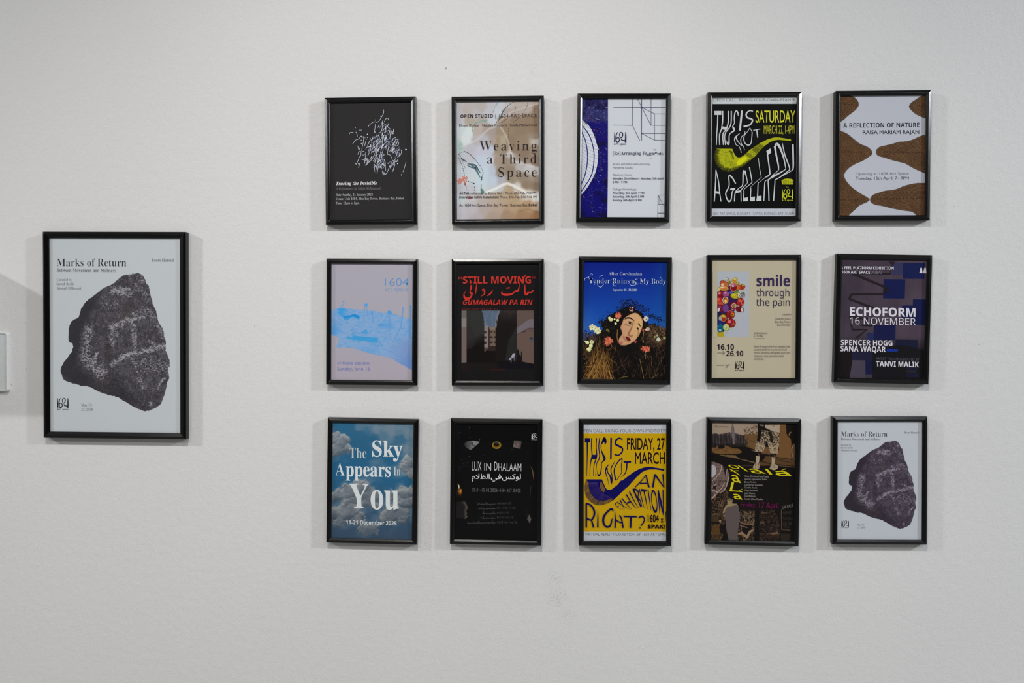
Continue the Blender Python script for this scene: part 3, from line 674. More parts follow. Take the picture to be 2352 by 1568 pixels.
ROPE = ((108, 74, 46), (52, 36, 24))
def art_rope(s):
    s.paper((187, 188, 199)); s.slope = -0.006
    A = smooth_path([(200,120),(320,128),(360,150),(388,190),(388,228),(350,275),(290,320),(240,365),(195,390)], 6)
    B = smooth_path([(195,462),(270,490),(330,535),(400,590),(480,625),(518,662),(524,690),(500,715),(430,760),(350,795),(285,840),(248,892),(250,912),(275,960),(330,1020),(400,1070),(460,1105),(498,1135),(470,1162),(400,1195),(350,1240),(300,1285),(270,1320),(190,1320)], 6)
    C = smooth_path([(1050,500),(985,520),(920,550),(860,568),(790,573),(720,592),(640,612),(590,625),(562,655),(560,685),(580,712),(640,730),(720,755),(800,775),(850,790),(900,820),(960,850),(1050,888)], 6)
    D = smooth_path([(1060,110),(1000,128),(950,160),(900,195),(880,228),(890,255),(930,295),(980,325),(1050,350)], 6)
    E = smooth_path([(1050,972),(960,975),(900,985),(840,1000),(750,1035),(650,1050),(580,1070),(530,1090),(502,1125),(508,1160),(550,1188),(620,1200),(720,1225),(830,1245),(900,1255),(940,1280),(960,1330),(1050,1330)], 6)
    seams = [[(190,215),(330,212)], [(190,672),(430,675)], [(190,1138),(440,1136)], [(1060,228),(960,225)], [(1060,680),(620,672)], [(1060,1125),(560,1130)]]
    def fn(X, Y):
        im = np.zeros(X.shape + (3,)) + np.array((187, 188, 199.))
        for poly in (A, B, C, D, E):
            P = [tuple(p) for p in poly]
            m = inside(X, Y, P); d = dist(X, Y, P)
            band = .5 + .5 * np.cos(d * 2 * math.pi / 12.5)
            tw = vnoise(X / 5, Y / 5)
            t = np.clip(.55 * band + .6 * (tw - .4) + .25 * (fbm(X / 60, Y / 60, 2) - .5), 0, 1)
            c = np.array((62, 42, 26.)) + (np.array((136, 96, 60.)) - np.array((62, 42, 26.))) * t[..., None]
            c = mix(c, np.clip((12 - d) / 8, 0, .75), (84, 66, 54))
            sd = np.minimum.reduce([dist(X, Y, q) for q in seams])
            c = mix(c, np.clip((9 - sd) / 9, 0, .6) * (.5 + .5 * np.sin(X / 5)), (44, 26, 14))
            im = np.where(m[..., None], c, im)
        return im
    s.full(fn, 0.62)
    s.text('A REFLECTION OF NATURE', 240, 437, 981, 44, (26, 22, 32), 'NB', -0.004, y1=432); s.text('RAISA MARIAM RAJAN', 430, 500, 979, 37, (32, 28, 38), 'R', 0.014, y1=497)
    s.text('Opening at 1604 Art Space', 360, 898, 877, 26, (98, 95, 106), 'R', y1=894); s.text('Tuesday, 15th April. 7\u2013 9PM', 360, 943, 878, 27, (58, 55, 66), 'R', 0.008, y1=940)

def art_critique(s):
    land = smooth_path([(-60,292),(20,290),(130,260),(230,240),(320,268),(480,275),(700,295),(880,300),(1000,330),(1100,355),(1300,365),(1450,415),(1600,465),(1780,500)], 6)
    low = smooth_path([(1780,1590),(1700,1560),(1560,1480),(1430,1410),(1300,1330),(1150,1280),(960,1245),(750,1190),(600,1140),(480,1105),(300,1085),(115,1080),(160,980),(165,900),(140,862),(20,825),(-60,800)], 6)
    P = [tuple(p) for p in land] + [tuple(p) for p in low]
    def fn(X, Y):
        im = np.zeros(X.shape + (3,)) + np.array((168, 163, 176.)); im = mix(im, np.clip((Y - 900) / 900, 0, .6), (172, 160, 172))
        m = inside(X, Y, P); d = dist(X, Y, P, True); n = fbm(X / 60, Y / 22, 4)
        c = np.zeros(X.shape + (3,)) + np.array((122, 163, 208.))
        c = mix(c, np.clip((n - .42) * 3, 0, .55), (142, 168, 208)); c = mix(c, np.clip((.45 - n) * 4, 0, .6), (98, 154, 212))
        c = mix(c, soft(np.hypot((X - 60) / 1.1, Y - 720), 60, 110) * .8, (88, 152, 212)); c = mix(c, soft(np.hypot((X - 1150) / 2.4, Y - 620), 30, 60) * .7, (86, 152, 214))
        c = mix(c, soft(np.hypot((X - 760) / 2, Y - 1150), 40, 90) * .5, (100, 156, 212)); c = mix(c, np.clip((X - 1150) / 500, 0, 1) * np.clip((Y - 800) / 300, 0, 1) * .75, (116, 138, 192))
        c = mix(c, soft(np.hypot(X - 250, Y - 320), 40, 110) * .7, (70, 150, 216)); c = mix(c, soft(np.hypot((X - 1650), Y - 1450), 60, 150) * .5, (96, 134, 198))
        c = mix(c, soft(d, 0, 9) * .5, (96, 142, 200))
        return np.where(m[..., None], c, im)
    s.view(60, 120, 9.221); s.full(fn, 1.0); b = (66, 154, 212); q = (98, 154, 208)
    s.poly([(130,290),(180,255),(320,255),(300,300),(240,320),(262,400),(330,420),(420,400),(480,372),(560,390),(608,412),(622,462),(585,495),(540,470),(480,440),(420,455),(340,520),(275,492),(258,440),(200,390),(142,345),(185,310)], (64, 152, 214))
    s.poly([(262,420),(420,400),(500,372),(600,420),(600,470),(540,465),(480,430),(280,470)], (34, 140, 210)); s.stroke([(240,92,8),(275,130,22),(270,165,16),(215,215,26)], 14, q); s.stroke([(250,110),(275,140)], 6, (96, 116, 168))
    s.poly([(470,832),(620,850),(1000,880),(988,985),(900,985),(700,950),(470,925),(430,915),(320,905),(345,862),(450,882)], b); s.stroke([(480,870),(700,890),(990,930)], 6, (46, 144, 208)); s.stroke([(985,965,8),(1040,1000,26),(1110,1055,8)], 12, q); s.stroke([(980,990),(1010,1040)], 8, q)
    s.poly([(430,790),(480,768),(640,770),(700,720),(745,690),(772,735),(775,805),(720,800),(640,790),(520,785),(440,810)], (80, 156, 212)); s.stroke([(430,705),(480,770)], 6, (80, 130, 190)); s.stroke([(530,625),(585,615),(600,650)], 14, (86, 142, 200)); s.stroke([(400,605),(520,612)], 6, q); s.stroke([(770,577),(850,580)], 6, q)
    for p, w in (([(722,225),(690,530)],11),([(752,225),(795,470)],11),([(872,360),(905,590)],15),([(1205,400),(1070,590)],11),([(1238,390),(1252,725)],17),([(1530,230),(1515,400),(1480,640)],22),([(1480,640),(1400,810),(1318,968)],20),([(1490,670),(1600,760),(1700,830)],10),([(1684,185),(1686,620),(1675,905)],28),([(1680,690),(1570,835)],9),([(1650,600),(1690,760)],10)): s.stroke(p, w, q)
    s.ell(745, 185, 44, 34, (92, 158, 214), wob=.2); s.ell(868, 350, 22, 32, (88, 152, 210)); s.ell(1238, 348, 52, 44, (84, 152, 212), wob=.12); s.ell(1050, 610, 50, 26, (88, 152, 210), wob=.3); s.stroke([(10,520),(130,540),(190,610),(250,680)], 6, (96, 136, 190))
    s.up(); s.view(*CROP); s.slope = .002
    s.text('1604', 780, 408, 1008, 73, (86, 142, 204), 'R', -0.014, res=6); s.text('art space', 780, 456, 1006, 30, (124, 152, 200), 'R', -0.008, xh=True); s.text('critique session', 317, 1172, 627, 34, (104, 122, 184), 'R'); s.text('Sunday, June 15', 317, 1229, 632, 34, (100, 114, 178), 'R')

def art_moving(s):
    s.paper((22, 20, 21)); s.slope = -.002
    s.view(50, 140, 9.8)
    def ph(X, Y):
        n = fbm(X / 40, Y / 120, 3)
        im = np.zeros(X.shape + (3,)) + np.array((17, 12, 12.))
        def put(p, col, k=1.0):
            nonlocal im
            im = mix(im, inside(X, Y, p) * k, col)
        put([(205,100),(560,100),(612,460),(612,900),(205,1010)], (46, 46, 44)); im = mix(im, inside(X, Y, [(205,100),(620,100),(620,1250),(205,1250)]) * np.clip((Y - 520 - (X - 205) * -.4 - 250) / 250, 0, 1), (17, 12, 12))
        put([(210,340),(320,520),(400,680),(400,900),(310,990),(210,990)], (44, 38, 38), .6)
        sky = inside(X, Y, [(545,100),(985,100),(885,350),(865,510),(700,510),(612,480),(590,250)]); im = np.where(sky[..., None], np.array((84, 98, 118.)) + ((n - .5) * 26)[..., None] + np.clip((Y - 130) / 900, 0, 1)[..., None] * 14, im)
        put([(975,100),(1352,100),(1352,1260),(865,1260),(865,620)], (24, 18, 18)); im = mix(im, inside(X, Y, [(975,100),(1352,100),(1352,500),(880,520)]) * np.clip((420 - Y) / 300, 0, 1) * (.4 + .8 * n), (54, 48, 46))
        put([(1352,470),(1352,1250),(1080,1250),(1160,800)], (36, 38, 36), .9)
        im = mix(im, soft(dist(X, Y, [(945,110),(900,270),(880,400),(868,500)]), 14, 14) * .8 * (vnoise(X / 12, Y / 30) > .3), (126, 120, 128))
        put([(612,460),(698,460),(698,1000),(612,1065)], (128, 117, 116)); put([(698,505),(735,505),(735,1000),(698,1000)], (58, 44, 42)); put([(735,505),(862,505),(862,930),(735,930)], (108, 90, 78)); put([(735,930),(862,930),(862,1040),(700,1040)], (46, 34, 32)); put([(612,960),(698,960),(698,1000),(612,1065)], (74, 62, 62))
        put([(720,505),(862,505),(862,560),(735,560)], (124, 108, 96))
        for x0, y0, x1, y1 in ((612,592,662,640),(612,708,662,755),(612,822,662,880),(738,708,800,745),(828,708,862,748),(738,822,800,862),(828,822,862,862),(828,596,858,634),(740,598,800,622)): put([(x0,y0),(x1,y0),(x1,y1),(x0,y1)], (34, 26, 28), .85)
        put([(60,100),(212,100),(212,1330),(60,1370)], (110, 95, 92)); put([(60,302),(212,302),(212,505),(60,505)], (128, 120, 118)); put([(60,100),(212,100),(212,302),(60,302)], (104, 97, 92))
        put([(1352,100),(1760,100),(1760,1330),(1480,1280),(1352,1000)], (94, 77, 73)); im = mix(im, inside(X, Y, [(1352,600),(1760,600),(1760,1330),(1480,1280),(1352,1000)]) * .45, (104, 82, 72))
        put([(1352,505),(1620,318),(1760,318),(1760,522),(1600,526),(1352,668)], (110, 100, 107))
        im = mix(im, soft(dist(X, Y, [(1352,668),(1600,526),(1760,522)]), 2, 6) * .8, (48, 38, 38)); im = mix(im, soft(dist(X, Y, [(1352,505),(1620,318)]), 1, 5) * .5, (60, 48, 48))
        put([(1360,980),(1400,1060),(1395,1250),(1352,1250)], (20, 15, 16)); put([(1440,1040),(1462,1080),(1470,1290),(1395,1260),(1430,1180)], (26, 18, 18))
        for x, y, q in ((1500,602,18),(1545,590,14)): im = mix(im, soft(np.hypot(X - x, Y - y), q * .6, q * .6), (22, 18, 20))
        put([(1640,735),(1760,735),(1760,806),(1640,806)], (66, 82, 96)); put([(1650,738),(1700,738),(1690,770),(1650,765)], (26, 30, 38))
        fl = Y > 1300 - (X < 212) * 40 * 0 + np.clip((X - 1480) / 240, 0, 1) * 20
        im = np.where(fl[..., None], np.array((27, 20, 20.)) + np.array((-12, -8, 0)) * np.clip((X - 850) / 120, 0, 1)[..., None], im)
        put([(60,1370),(212,1330),(212,1500),(60,1500)], (30, 23, 23))
        return im
    s.image(98, 128, 1722, 1435, ph, 0.8)
    w = (158, 150, 168)
    s.poly([(1215,1158),(1255,1095),(1290,1088),(1307,1115),(1285,1165),(1228,1188)], w); s.stroke([(1225,1190),(1290,1182)], 16, w, False); s.stroke([(1216,1185),(1212,1290)], 15, w, False); s.stroke([(1280,1190),(1300,1285)], 10, (120, 114, 128), False); s.poly([(1162,1238),(1195,1180),(1222,1182),(1200,1242)], w)
    s.up()
    r = random.Random(1); c = (88, 24, 24)
    for x0, x1, y in ((740,1080,1458),(105,250,1450),(105,240,1486),(1060,1300,90),(1340,1700,98)):
        x = x0
        while x < x1: l = r.uniform(8, 30); s.stroke([(x, y), (min(x + l, x1), y + r.uniform(-2, 2))], 12 if y > 300 else 16, (88, 24, 24) if x0 in (740,) else (56, 18, 18), False); x += l + r.uniform(4, 10)
    s.view(45, 60, 11.76); R = (190, 50, 42)
    s.text('\u201c', 90, 362, 192, 190, (165, 55, 50), 'NB'); s.text('STILL MOVING', 213, 362, 2052, 188, R, 'NB', 0.004, res=5); s.text('\u201d', 2080, 362, 2180, 190, (130, 30, 34), 'NB'); s.text('GUMAGALAW PA RIN', 215, 940, 2095, 132, R, 'NBI', res=5)
    s.text('OPENING: GUIDED TOUR, ARTIST TALK', 178, 1074, 1165, 38, (104, 38, 40), 'NB')
    strokes(s, (196, 48, 40), [[(430,400,14),(440,455,44),(415,560,20),(402,595,34),(440,620,66),(452,680,40),(400,755,52),(320,778,78),(256,730,52),(246,640,26),(295,555,5)], [(585,370,8),(574,500,28),(558,650,8)], [(745,560,60),(770,530,60),(795,570,50),(802,610,32),(770,670,26),(690,715,4)], [(1025,530,5),(985,600,36),(930,660,38),(870,705,4)],
        [(1270,555,6),(1266,620,44),(1300,655,56),(1400,668,58),(1540,645,48),(1620,570,30),(1690,560,46),(1728,480,26),(1742,330,9)], [(1850,235,8),(1890,160,26),(1932,120,6)], [(1895,390,8),(1885,480,36),(1892,590,42),(1912,655,56),(1958,640,56),(1980,582,28),(2022,612,44),(2070,590,44),(2132,530,6)]])
    for x, y, q in ((425,335,22),(1410,487,30),(1462,478,30)): s.poly([(x - q, y), (x, y - q), (x + q, y), (x, y + q)], (196, 52, 42))

def art_tender(s):
    edge = [(195,950),(250,905),(340,880),(392,830),(380,775),(440,715),(520,665),(600,625),(680,598),(735,635),(790,700),(820,760),(870,785),(900,775),(960,795),(1040,825),(1060,1430),(150,1430)]
    fh = smooth_path([(600,735),(640,700),(700,673),(745,682),(783,730),(788,790),(770,850),(745,900),(700,950),(640,982),(580,985),(556,962),(560,920),(588,872),(572,822),(588,770),(600,735)], 5)
    F = [tuple(p) for p in fh]
    def fn(X, Y):
        g = np.clip((Y - 180) / 650, 0, 1)[..., None]
        im = np.array((6, 28, 126.)) * (1 - g) + np.array((22, 84, 172.)) * g
        im = mix(im, np.clip((360 - X) / 160, 0, 1) * np.clip((Y - 560) / 260, 0, 1) * .7, (70, 96, 172)); im = mix(im, np.clip((X - 850) / 160, 0, 1) * .35, (18, 82, 140)); im = mix(im, np.clip((X - 940) / 80, 0, 1) * np.clip((Y - 640) / 150, 0, 1) * .6, (64, 96, 170))
        d = dist(X, Y, edge, True) * np.where(inside(X, Y, edge), -1, 1) + (fbm(X / 12, Y / 12, 3) - .5) * 70
        n = fbm(X / 9, Y / 9, 3)
        dark = np.array((11, 9, 8.)) + np.clip(n - .5, 0, 1)[..., None] * np.array((110, 76, 46.)) * (.35 + np.clip(np.abs(X - 640) / 300, 0, .8))[..., None]
        dark = mix(dark, np.clip((X - 790) / 90, 0, 1) * np.clip((1020 - Y) / 90, 0, 1) * np.clip((Y - 760) / 60, 0, 1) * np.clip(n * 1.7 - .3, 0, 1), (132, 98, 66))
        dark = mix(dark, np.clip((400 - X) / 120, 0, 1) * np.clip((Y - 880) / 60, 0, 1) * np.clip(n - .3, 0, .6), (96, 68, 50))
        im = mix(im, np.clip(-d / 8, 0, 1), (0, 0, 0)); im = np.where((d < 0)[..., None], dark, im)
        # the hair and the sculpted face
        im = mix(im, soft(dist(X, Y, [(560,960),(575,860),(590,760),(640,690),(715,658),(778,690),(800,760),(780,850)]), 13, 8), (20, 11, 8))
        m = inside(X, Y, F)
        f = np.zeros(X.shape + (3,)) + np.array((204, 158, 116.))
        f = mix(f, np.clip((700 - X + (Y - 800) * .3) / 120, 0, 1) * .8, (192, 142, 112)); f = mix(f, np.clip((X - 690) / 90, 0, 1) * .5, (214, 172, 110)); f = mix(f, soft(dist(X, Y, F, True), 1, 10) * .35, (130, 88, 58))
        f = mix(f, soft(dist(X, Y, [(702,745),(690,800),(656,860),(650,885),(672,898),(690,888)]), 2, 11) * .75, (122, 78, 50)); f = mix(f, soft(dist(X, Y, [(706,760),(690,850),(683,880)]), 6, 10) * .6, (208, 164, 112))
        f = mix(f, soft(dist(X, Y, [(620,782),(655,795),(685,782)]), 2, 8) * .6, (128, 84, 62)); f = mix(f, soft(dist(X, Y, [(600,905),(622,935),(650,952)]), 3, 12) * .5, (130, 92, 70)); f = mix(f, soft(dist(X, Y, [(620,960),(660,955),(690,930)]), 2, 12) * .4, (206, 160, 110)); f = mix(f, soft(dist(X, Y, [(560,815),(575,845),(570,880)]), 5, 8) * .9, (30, 18, 12))
        f = mix(f, soft(dist(X, Y, [(742,840),(748,870),(735,905)]), 2, 8) * .5, (130, 92, 62))
        im = np.where(m[..., None], f * (.97 + .06 * vnoise(X / 6, Y / 6))[..., None], im)
        return im
    s.full(fn, 0.8); r = random.Random(6)
    k = (26, 14, 10)
    s.stroke([(612,732,5),(640,720,14),(670,722,14),(702,745,5)], 10, k); s.stroke([(640,762,4),(660,756,8),(688,775,4)], 6, k); s.ell(661, 769, 13, 8, k, .25); s.ell(648, 766, 6, 5, (188, 160, 140)); s.stroke([(742,772,5),(756,785,12),(768,806,4)], 8, k); s.ell(741, 823, 8, 11, k, -.4); s.stroke([(733,815),(748,838)], 5, k)
    s.poly([(617,902),(632,898),(645,906),(655,908),(668,925),(673,940),(662,947),(648,944),(632,930)], (112, 26, 28)); s.stroke([(620,904),(645,918),(670,940)], 4, (58, 10, 14)); s.up()
    s.step = 0.45e-6
    for i in range(430):                                           # leaves standing up against the sky
        t = r.choice([(600,575),(650,570),(690,560),(740,600),(800,640),(830,650),(560,640),(480,690),(400,740),(380,770),(610,600),(640,590),(690,590),(720,590),(770,625),(870,710),(920,730),(880,700),(930,730),(960,745),(240,870),(300,900),(230,915),(700,600)])
        x = t[0] + r.gauss(0, 20); y = t[1] + r.gauss(0, 17); s.ell(x, y, r.uniform(3, 8), r.uniform(2, 4.5), r.choice([(14,14,26),(20,16,18),(28,22,30)]), r.uniform(0, 3), 7)
    for i in range(60): x = r.uniform(210, 330); s.stroke([(x, 960), (x + r.uniform(-20, 20), r.uniform(850, 910))], 2.5, r.choice([(60, 46, 52), (30, 24, 24), (92, 74, 66)]), False)
    for i in range(420):                                           # dry stalks and grass
        x = r.uniform(205, 1010); y = r.uniform(960, 1310); l = r.uniform(30, 130); a = r.gauss(-1.57, .55); g = r.random()
        c = r.choice([(74, 52, 38), (54, 38, 28), (92, 66, 48), (40, 28, 22), (110, 82, 62)]) if x > 520 or y < 1020 else r.choice([(96, 66, 34), (128, 88, 42), (70, 48, 26)])
        if x > 480 and r.random() < .45 or (520 < x < 780 and y - l < 1010): continue
        s.stroke([(x, y, 2.6), (x + math.cos(a) * l * .5 + r.uniform(-6, 6), y + math.sin(a) * l * .5, 2.4), (x + math.cos(a) * l, y + math.sin(a) * l, 1.2)], 2, c)
    for i in range(150):                                           # the golden sheaf lower left
        t = r.random(); x0 = 205 + 315 * t + r.uniform(-30, 30); x1 = 330 + 80 * t + r.uniform(-75, 75); y1 = r.uniform(1000, 1220); y0 = r.choice([1322, 1322, r.uniform(1150, 1322)])
        s.stroke([(x0, y0, 2.8), ((x0 + x1) / 2 + r.uniform(-14, 14), (y0 + y1) / 2, 2.6), (x1, y1, 1.3)], 3, r.choice([(150, 106, 48), (124, 84, 38), (176, 130, 70), (92, 62, 30), (70, 46, 24), (54, 36, 20)]))
    s.step = 0.9e-6
    for p in ([(815,1060),(815,1120)], [(560,1310),(600,1295),(640,1292)], [(870,1308),(940,1265)], [(760,1120),(800,1310)]): s.stroke(p, 5, (120, 98, 58))
    for p in ([(545,830),(540,900),(548,960)], [(800,850),(790,920),(800,960)]): s.stroke(p, 8, (124, 92, 52))
    s.up()
    def daisy(cx, cy, q, cols, mid, n=26):
        for i in range(n):
            a = r.uniform(0, 6.28); t = r.uniform(.35, 1) * q
            s.stroke([(cx + math.cos(a) * q * .15, cy + math.sin(a) * q * .15, 4), (cx + math.cos(a) * t * .7, cy + math.sin(a) * t * .7, q * .26), (cx + math.cos(a) * t, cy + math.sin(a) * t, 2)], 5, r.choice(cols))
        if mid: s.ell(cx, cy, q * .26, q * .26, mid)
    co = [(206, 104, 76), (190, 88, 70), (222, 130, 96), (172, 70, 62)]
    daisy(550, 698, 38, co, (200, 110, 50), 64); daisy(455, 945, 52, co, (176, 104, 50), 90); daisy(795, 1015, 34, co, None, 44); daisy(828, 1022, 38, co, None, 50)
    cr = [(226, 220, 170), (204, 196, 138), (236, 232, 190)]
    daisy(298, 812, 36, cr, None, 64); daisy(330, 820, 24, cr, None, 40); daisy(352, 845, 38, cr, None, 64)
    for x, y, q in ((480,735,19),(466,722,15),(545,743,14),(515,733,10),(525,775,13),(250,960,18),(292,953,20),(284,992,20),(266,1025,22),(232,950,9)):
        s.ell(x, y, q, q * .95, (206, 200, 142), wob=.1); s.ell(x - q * .2, y - q * .2, q * .6, q * .6, (226, 222, 172))
    s.ell(293, 953, 7, 6, (60, 50, 26)); s.ell(445, 838, 16, 14, (90, 92, 50), wob=.2); s.ell(460, 850, 8, 10, (84, 88, 50))
    for x, y, q, c in ((820,729,24,(206,190,176)),(940,930,20,(190,190,172)),(838,828,18,(184,156,140)),(822,834,9,(206,196,180)),(1000,915,14,(170,172,110)),(905,905,10,(140,140,80)),(930,890,10,(170,170,130))): s.ell(x, y, q, q, c, wob=.12)
    s.ell(824, 731, 8, 8, (120, 84, 40)); s.ell(815, 725, 8, 6, (226, 218, 206))
    daisy(678, 635, 28, [(204, 168, 160), (188, 130, 130), (216, 190, 176)], None, 26); s.ell(672, 634, 13, 11, (96, 20, 26)); daisy(575, 960, 22, [(200, 104, 104), (186, 86, 92)], None, 18); daisy(716, 950, 20, [(178, 70, 78), (160, 56, 66), (196, 96, 92)], None, 18); daisy(790, 836, 18, [(170, 50, 58), (190, 74, 70)], None, 16)
    s.up(); s.view(45, 40, 11.2); c = (196, 210, 236)
    s.text('Alisa Gorshenina', 700, 358, 1562, 86, c, 'SB', -0.024)
    for t, a, b, y in (('Tender', 200, 742, 561), ('Ruins', 795, 1243, 565), ('of', 1295, 1445, 570), ('My', 1508, 1738, 573), ('Body', 1800, 2178, 576)): s.text(t, a, y, b, 128, c, 'SB', -0.026, y1=y + 3, res=5)
    for p in ([(100,495,4),(80,465,14),(125,425,12),(190,408,6)], [(190,425),(202,380)], [(228,332,4),(262,318,9),(292,340,9),(270,372,3)], [(475,435,4),(478,395,10),(552,355,12)], [(335,600,14),(345,585,4)], [(400,590,4),(450,640,10),(510,658,14),(590,575,5)], [(825,570,4),(835,620,14),(880,635,10),(905,600,5)], [(1262,600,14),(1300,622,14),(1400,600,8),(1480,570,4)], [(1530,570,4),(1570,590,10)], [(765,475),(790,480)], [(1260,488),(1275,492)], [(2010,440,4),(2048,408,14)], [(190,395),(206,395)]): s.stroke(p, 10, (170, 192, 230))
    s.text('September 18 - 28, 2025', 808, 753, 1442, 50, (176, 196, 230), 'SB', y1=757)

def art_smile(s):
    s.paper((182, 171, 149)); s.slope = -.001; ink = (52, 40, 78)
    s.rect(242, 268, 553, 906, (170, 173, 182)); s.up(); s.rect(242, 700, 553, 906, (169, 171, 182)); s.up()
    s.view(45, 50, 9.22)
    s.stroke([(700,430),(715,640),(690,880)], 6, (190, 190, 150)); s.stroke([(500,1080),(540,1160),(520,1260),(400,1345)], 7, (190, 178, 110)); s.stroke([(320,1400),(290,1460),(285,1500)], 8, (150, 140, 90))
    s.poly([(108,1395),(255,1400),(250,1505),(108,1505)], (168, 150, 30))
    s.poly([(108,560),(200,440),(420,420),(560,520),(560,760),(480,960),(330,1080),(330,1250),(250,1400),(130,1390),(108,1200)], (44, 26, 74)); s.up()
    def blob(cx, cy, rx, ry, rot, main, rim=(60, 20, 24), hi=None, inner=None, hx=-.3, hy=-.3):
        s.ell(cx, cy, rx, ry, rim, rot, wob=.03); s.ell(cx, cy, rx * .9, ry * .9, main, rot, wob=.04); c, d = math.cos(rot), math.sin(rot)
        P = lambda a, b: (cx + a * rx * c - b * ry * d, cy + a * rx * d + b * ry * c)
        if inner: s.ell(*P(.1, .25), rx * .6, ry * .5, inner, rot, wob=.1)
        if hi: s.ell(*P(hx, hy), rx * .38, ry * .3, hi, rot, wob=.15)
    blob(330, 285, 34, 40, -.5, (150, 148, 140), (96, 80, 70), (200, 200, 196)); blob(370, 330, 26, 62, -.4, (186, 150, 70), (120, 96, 30)); blob(375, 360, 30, 36, 0, (110, 120, 30), (70, 80, 20)); blob(485, 310, 54, 66, .7, (190, 150, 44), (110, 96, 20), (206, 190, 110), (184, 120, 40)); blob(545, 385, 40, 46, .3, (140, 140, 40), (90, 96, 24), (184, 178, 90))
    blob(265, 395, 76, 110, -1.1, (168, 74, 40), (104, 30, 20), (214, 176, 150), (176, 96, 50)); blob(250, 480, 112, 54, .05, (196, 140, 72), (130, 60, 30), (224, 196, 150), (180, 112, 50)); blob(150, 495, 30, 48, 0, (200, 170, 110), (120, 90, 40))
    blob(640, 450, 70, 58, -.5, (160, 44, 24), (100, 60, 20), (150, 160, 30), (176, 40, 34), .5, -.4); blob(560, 460, 40, 70, .2, (184, 96, 30), (120, 60, 20)); blob(465, 455, 80, 94, .2, (140, 26, 42), (196, 130, 84), (206, 150, 160), (112, 14, 34)); s.ell(490, 410, 34, 26, (168, 84, 120), .3)
    blob(410, 570, 54, 34, .2, (52, 84, 180), (40, 40, 120)); blob(520, 575, 60, 40, -.5, (96, 150, 40), (60, 100, 30)); blob(490, 640, 100, 62, .1, (178, 160, 24), (100, 96, 20), (200, 190, 60)); blob(615, 615, 80, 66, .2, (204, 190, 176), (140, 130, 110)); s.ell(655, 610, 42, 56, (140, 138, 140), -.3); s.ring(655, 610, 44, 60, 6, (60, 56, 60), -.3)
    for i, (x, y) in enumerate(((580,575),(600,600),(585,640),(620,580),(630,625),(640,590),(650,640),(668,600),(545,612),(540,672),(610,650),(660,570))): s.ell(x, y, 11, 9, (34, 28, 34), n=9)
    blob(180, 610, 72, 84, .1, (142, 20, 36), (90, 12, 24), (206, 120, 130), (116, 10, 28)); blob(300, 600, 76, 70, .2, (150, 70, 116), (80, 30, 70), (190, 130, 170)); blob(160, 740, 74, 90, .05, (166, 28, 28), (110, 16, 20), (206, 90, 70), (182, 44, 26)); blob(190, 800, 70, 36, .1, (186, 74, 40), (120, 30, 20))
    blob(610, 770, 84, 90, .1, (168, 34, 28), (90, 16, 18), (206, 90, 70), (150, 24, 24)); s.ring(660, 770, 32, 52, 8, (200, 150, 140), .2)
    blob(295, 735, 78, 92, .2, (96, 24, 60), (40, 20, 70)); s.ring(285, 730, 54, 66, 14, (206, 186, 160)); s.ell(295, 738, 46, 50, (190, 112, 24)); s.ell(290, 750, 28, 28, (224, 190, 110))
    blob(190, 900, 90, 80, .1, (112, 18, 42), (70, 10, 36), (150, 50, 90)); blob(290, 900, 70, 96, 0, (104, 60, 120), (60, 34, 90)); blob(460, 850, 84, 94, .15, (134, 18, 36), (70, 10, 40), None, (110, 12, 34)); s.ring(468, 850, 44, 48, 12, (206, 180, 172)); s.ell(482, 846, 28, 30, (150, 130, 60)); s.stroke([(420,920),(470,940),(530,900)], 9, (204, 170, 160))
    blob(590, 920, 86, 64, -.1, (112, 20, 26), (40, 14, 22), None, (96, 14, 22)); s.ell(640, 930, 26, 46, (204, 180, 176)); s.ring(640, 930, 34, 56, 8, (70, 30, 34)); s.stroke([(440,975),(540,990),(640,985)], 10, (190, 170, 170))
    s.poly([(115,960),(130,900),(170,905),(150,985)], (206, 196, 214)); blob(150, 1030, 44, 60, 0, (22, 26, 62), (14, 16, 44)); blob(395, 1035, 92, 90, .1, (146, 22, 24), (90, 12, 18), None, (120, 14, 20)); s.ell(435, 1035, 38, 40, (186, 128, 40)); s.ell(430, 1035, 18, 20, (110, 60, 16)); s.stroke([(325,975),(380,955),(440,965)], 8, (206, 110, 110))
    blob(235, 1110, 88, 84, .2, (176, 112, 40), (60, 40, 40), (190, 170, 50), (150, 40, 30), 0, -.5); s.ell(180, 1125, 34, 56, (150, 150, 150), -.2)
    blob(400, 1215, 104, 96, .1, (150, 20, 24), (96, 12, 18), (206, 110, 110), (128, 14, 20)); s.ell(440, 1245, 38, 36, (130, 60, 44)); s.ring(480, 1200, 24, 60, 6, (206, 130, 120), -.2); blob(180, 1220, 60, 60, 0, (26, 40, 110), (20, 26, 70))
    blob(180, 1320, 70, 92, .15, (18, 92, 122), (12, 60, 70), (130, 184, 196), (10, 70, 110), 0, .5); blob(300, 1305, 72, 78, .1, (180, 190, 120), (70, 100, 40), (196, 200, 196)); s.ring(275, 1315, 36, 44, 9, (110, 140, 40)); s.stroke([(330,1330),(360,1300),(340,1260)], 14, (166, 176, 40))
    s.up()
    s.view(*CROP); s.poly([(200,268),(242,268),(242,910),(200,910)], (182, 171, 149)); s.up()
    s.text('smile', 625, 410, 951, 104, ink, 'NB', 0.005, res=6); s.text('through', 625, 508, 945, 70, (58, 50, 78), 'NR', res=6); s.text('the pain', 622, 602, 948, 70, (54, 46, 72), 'NR', res=6)
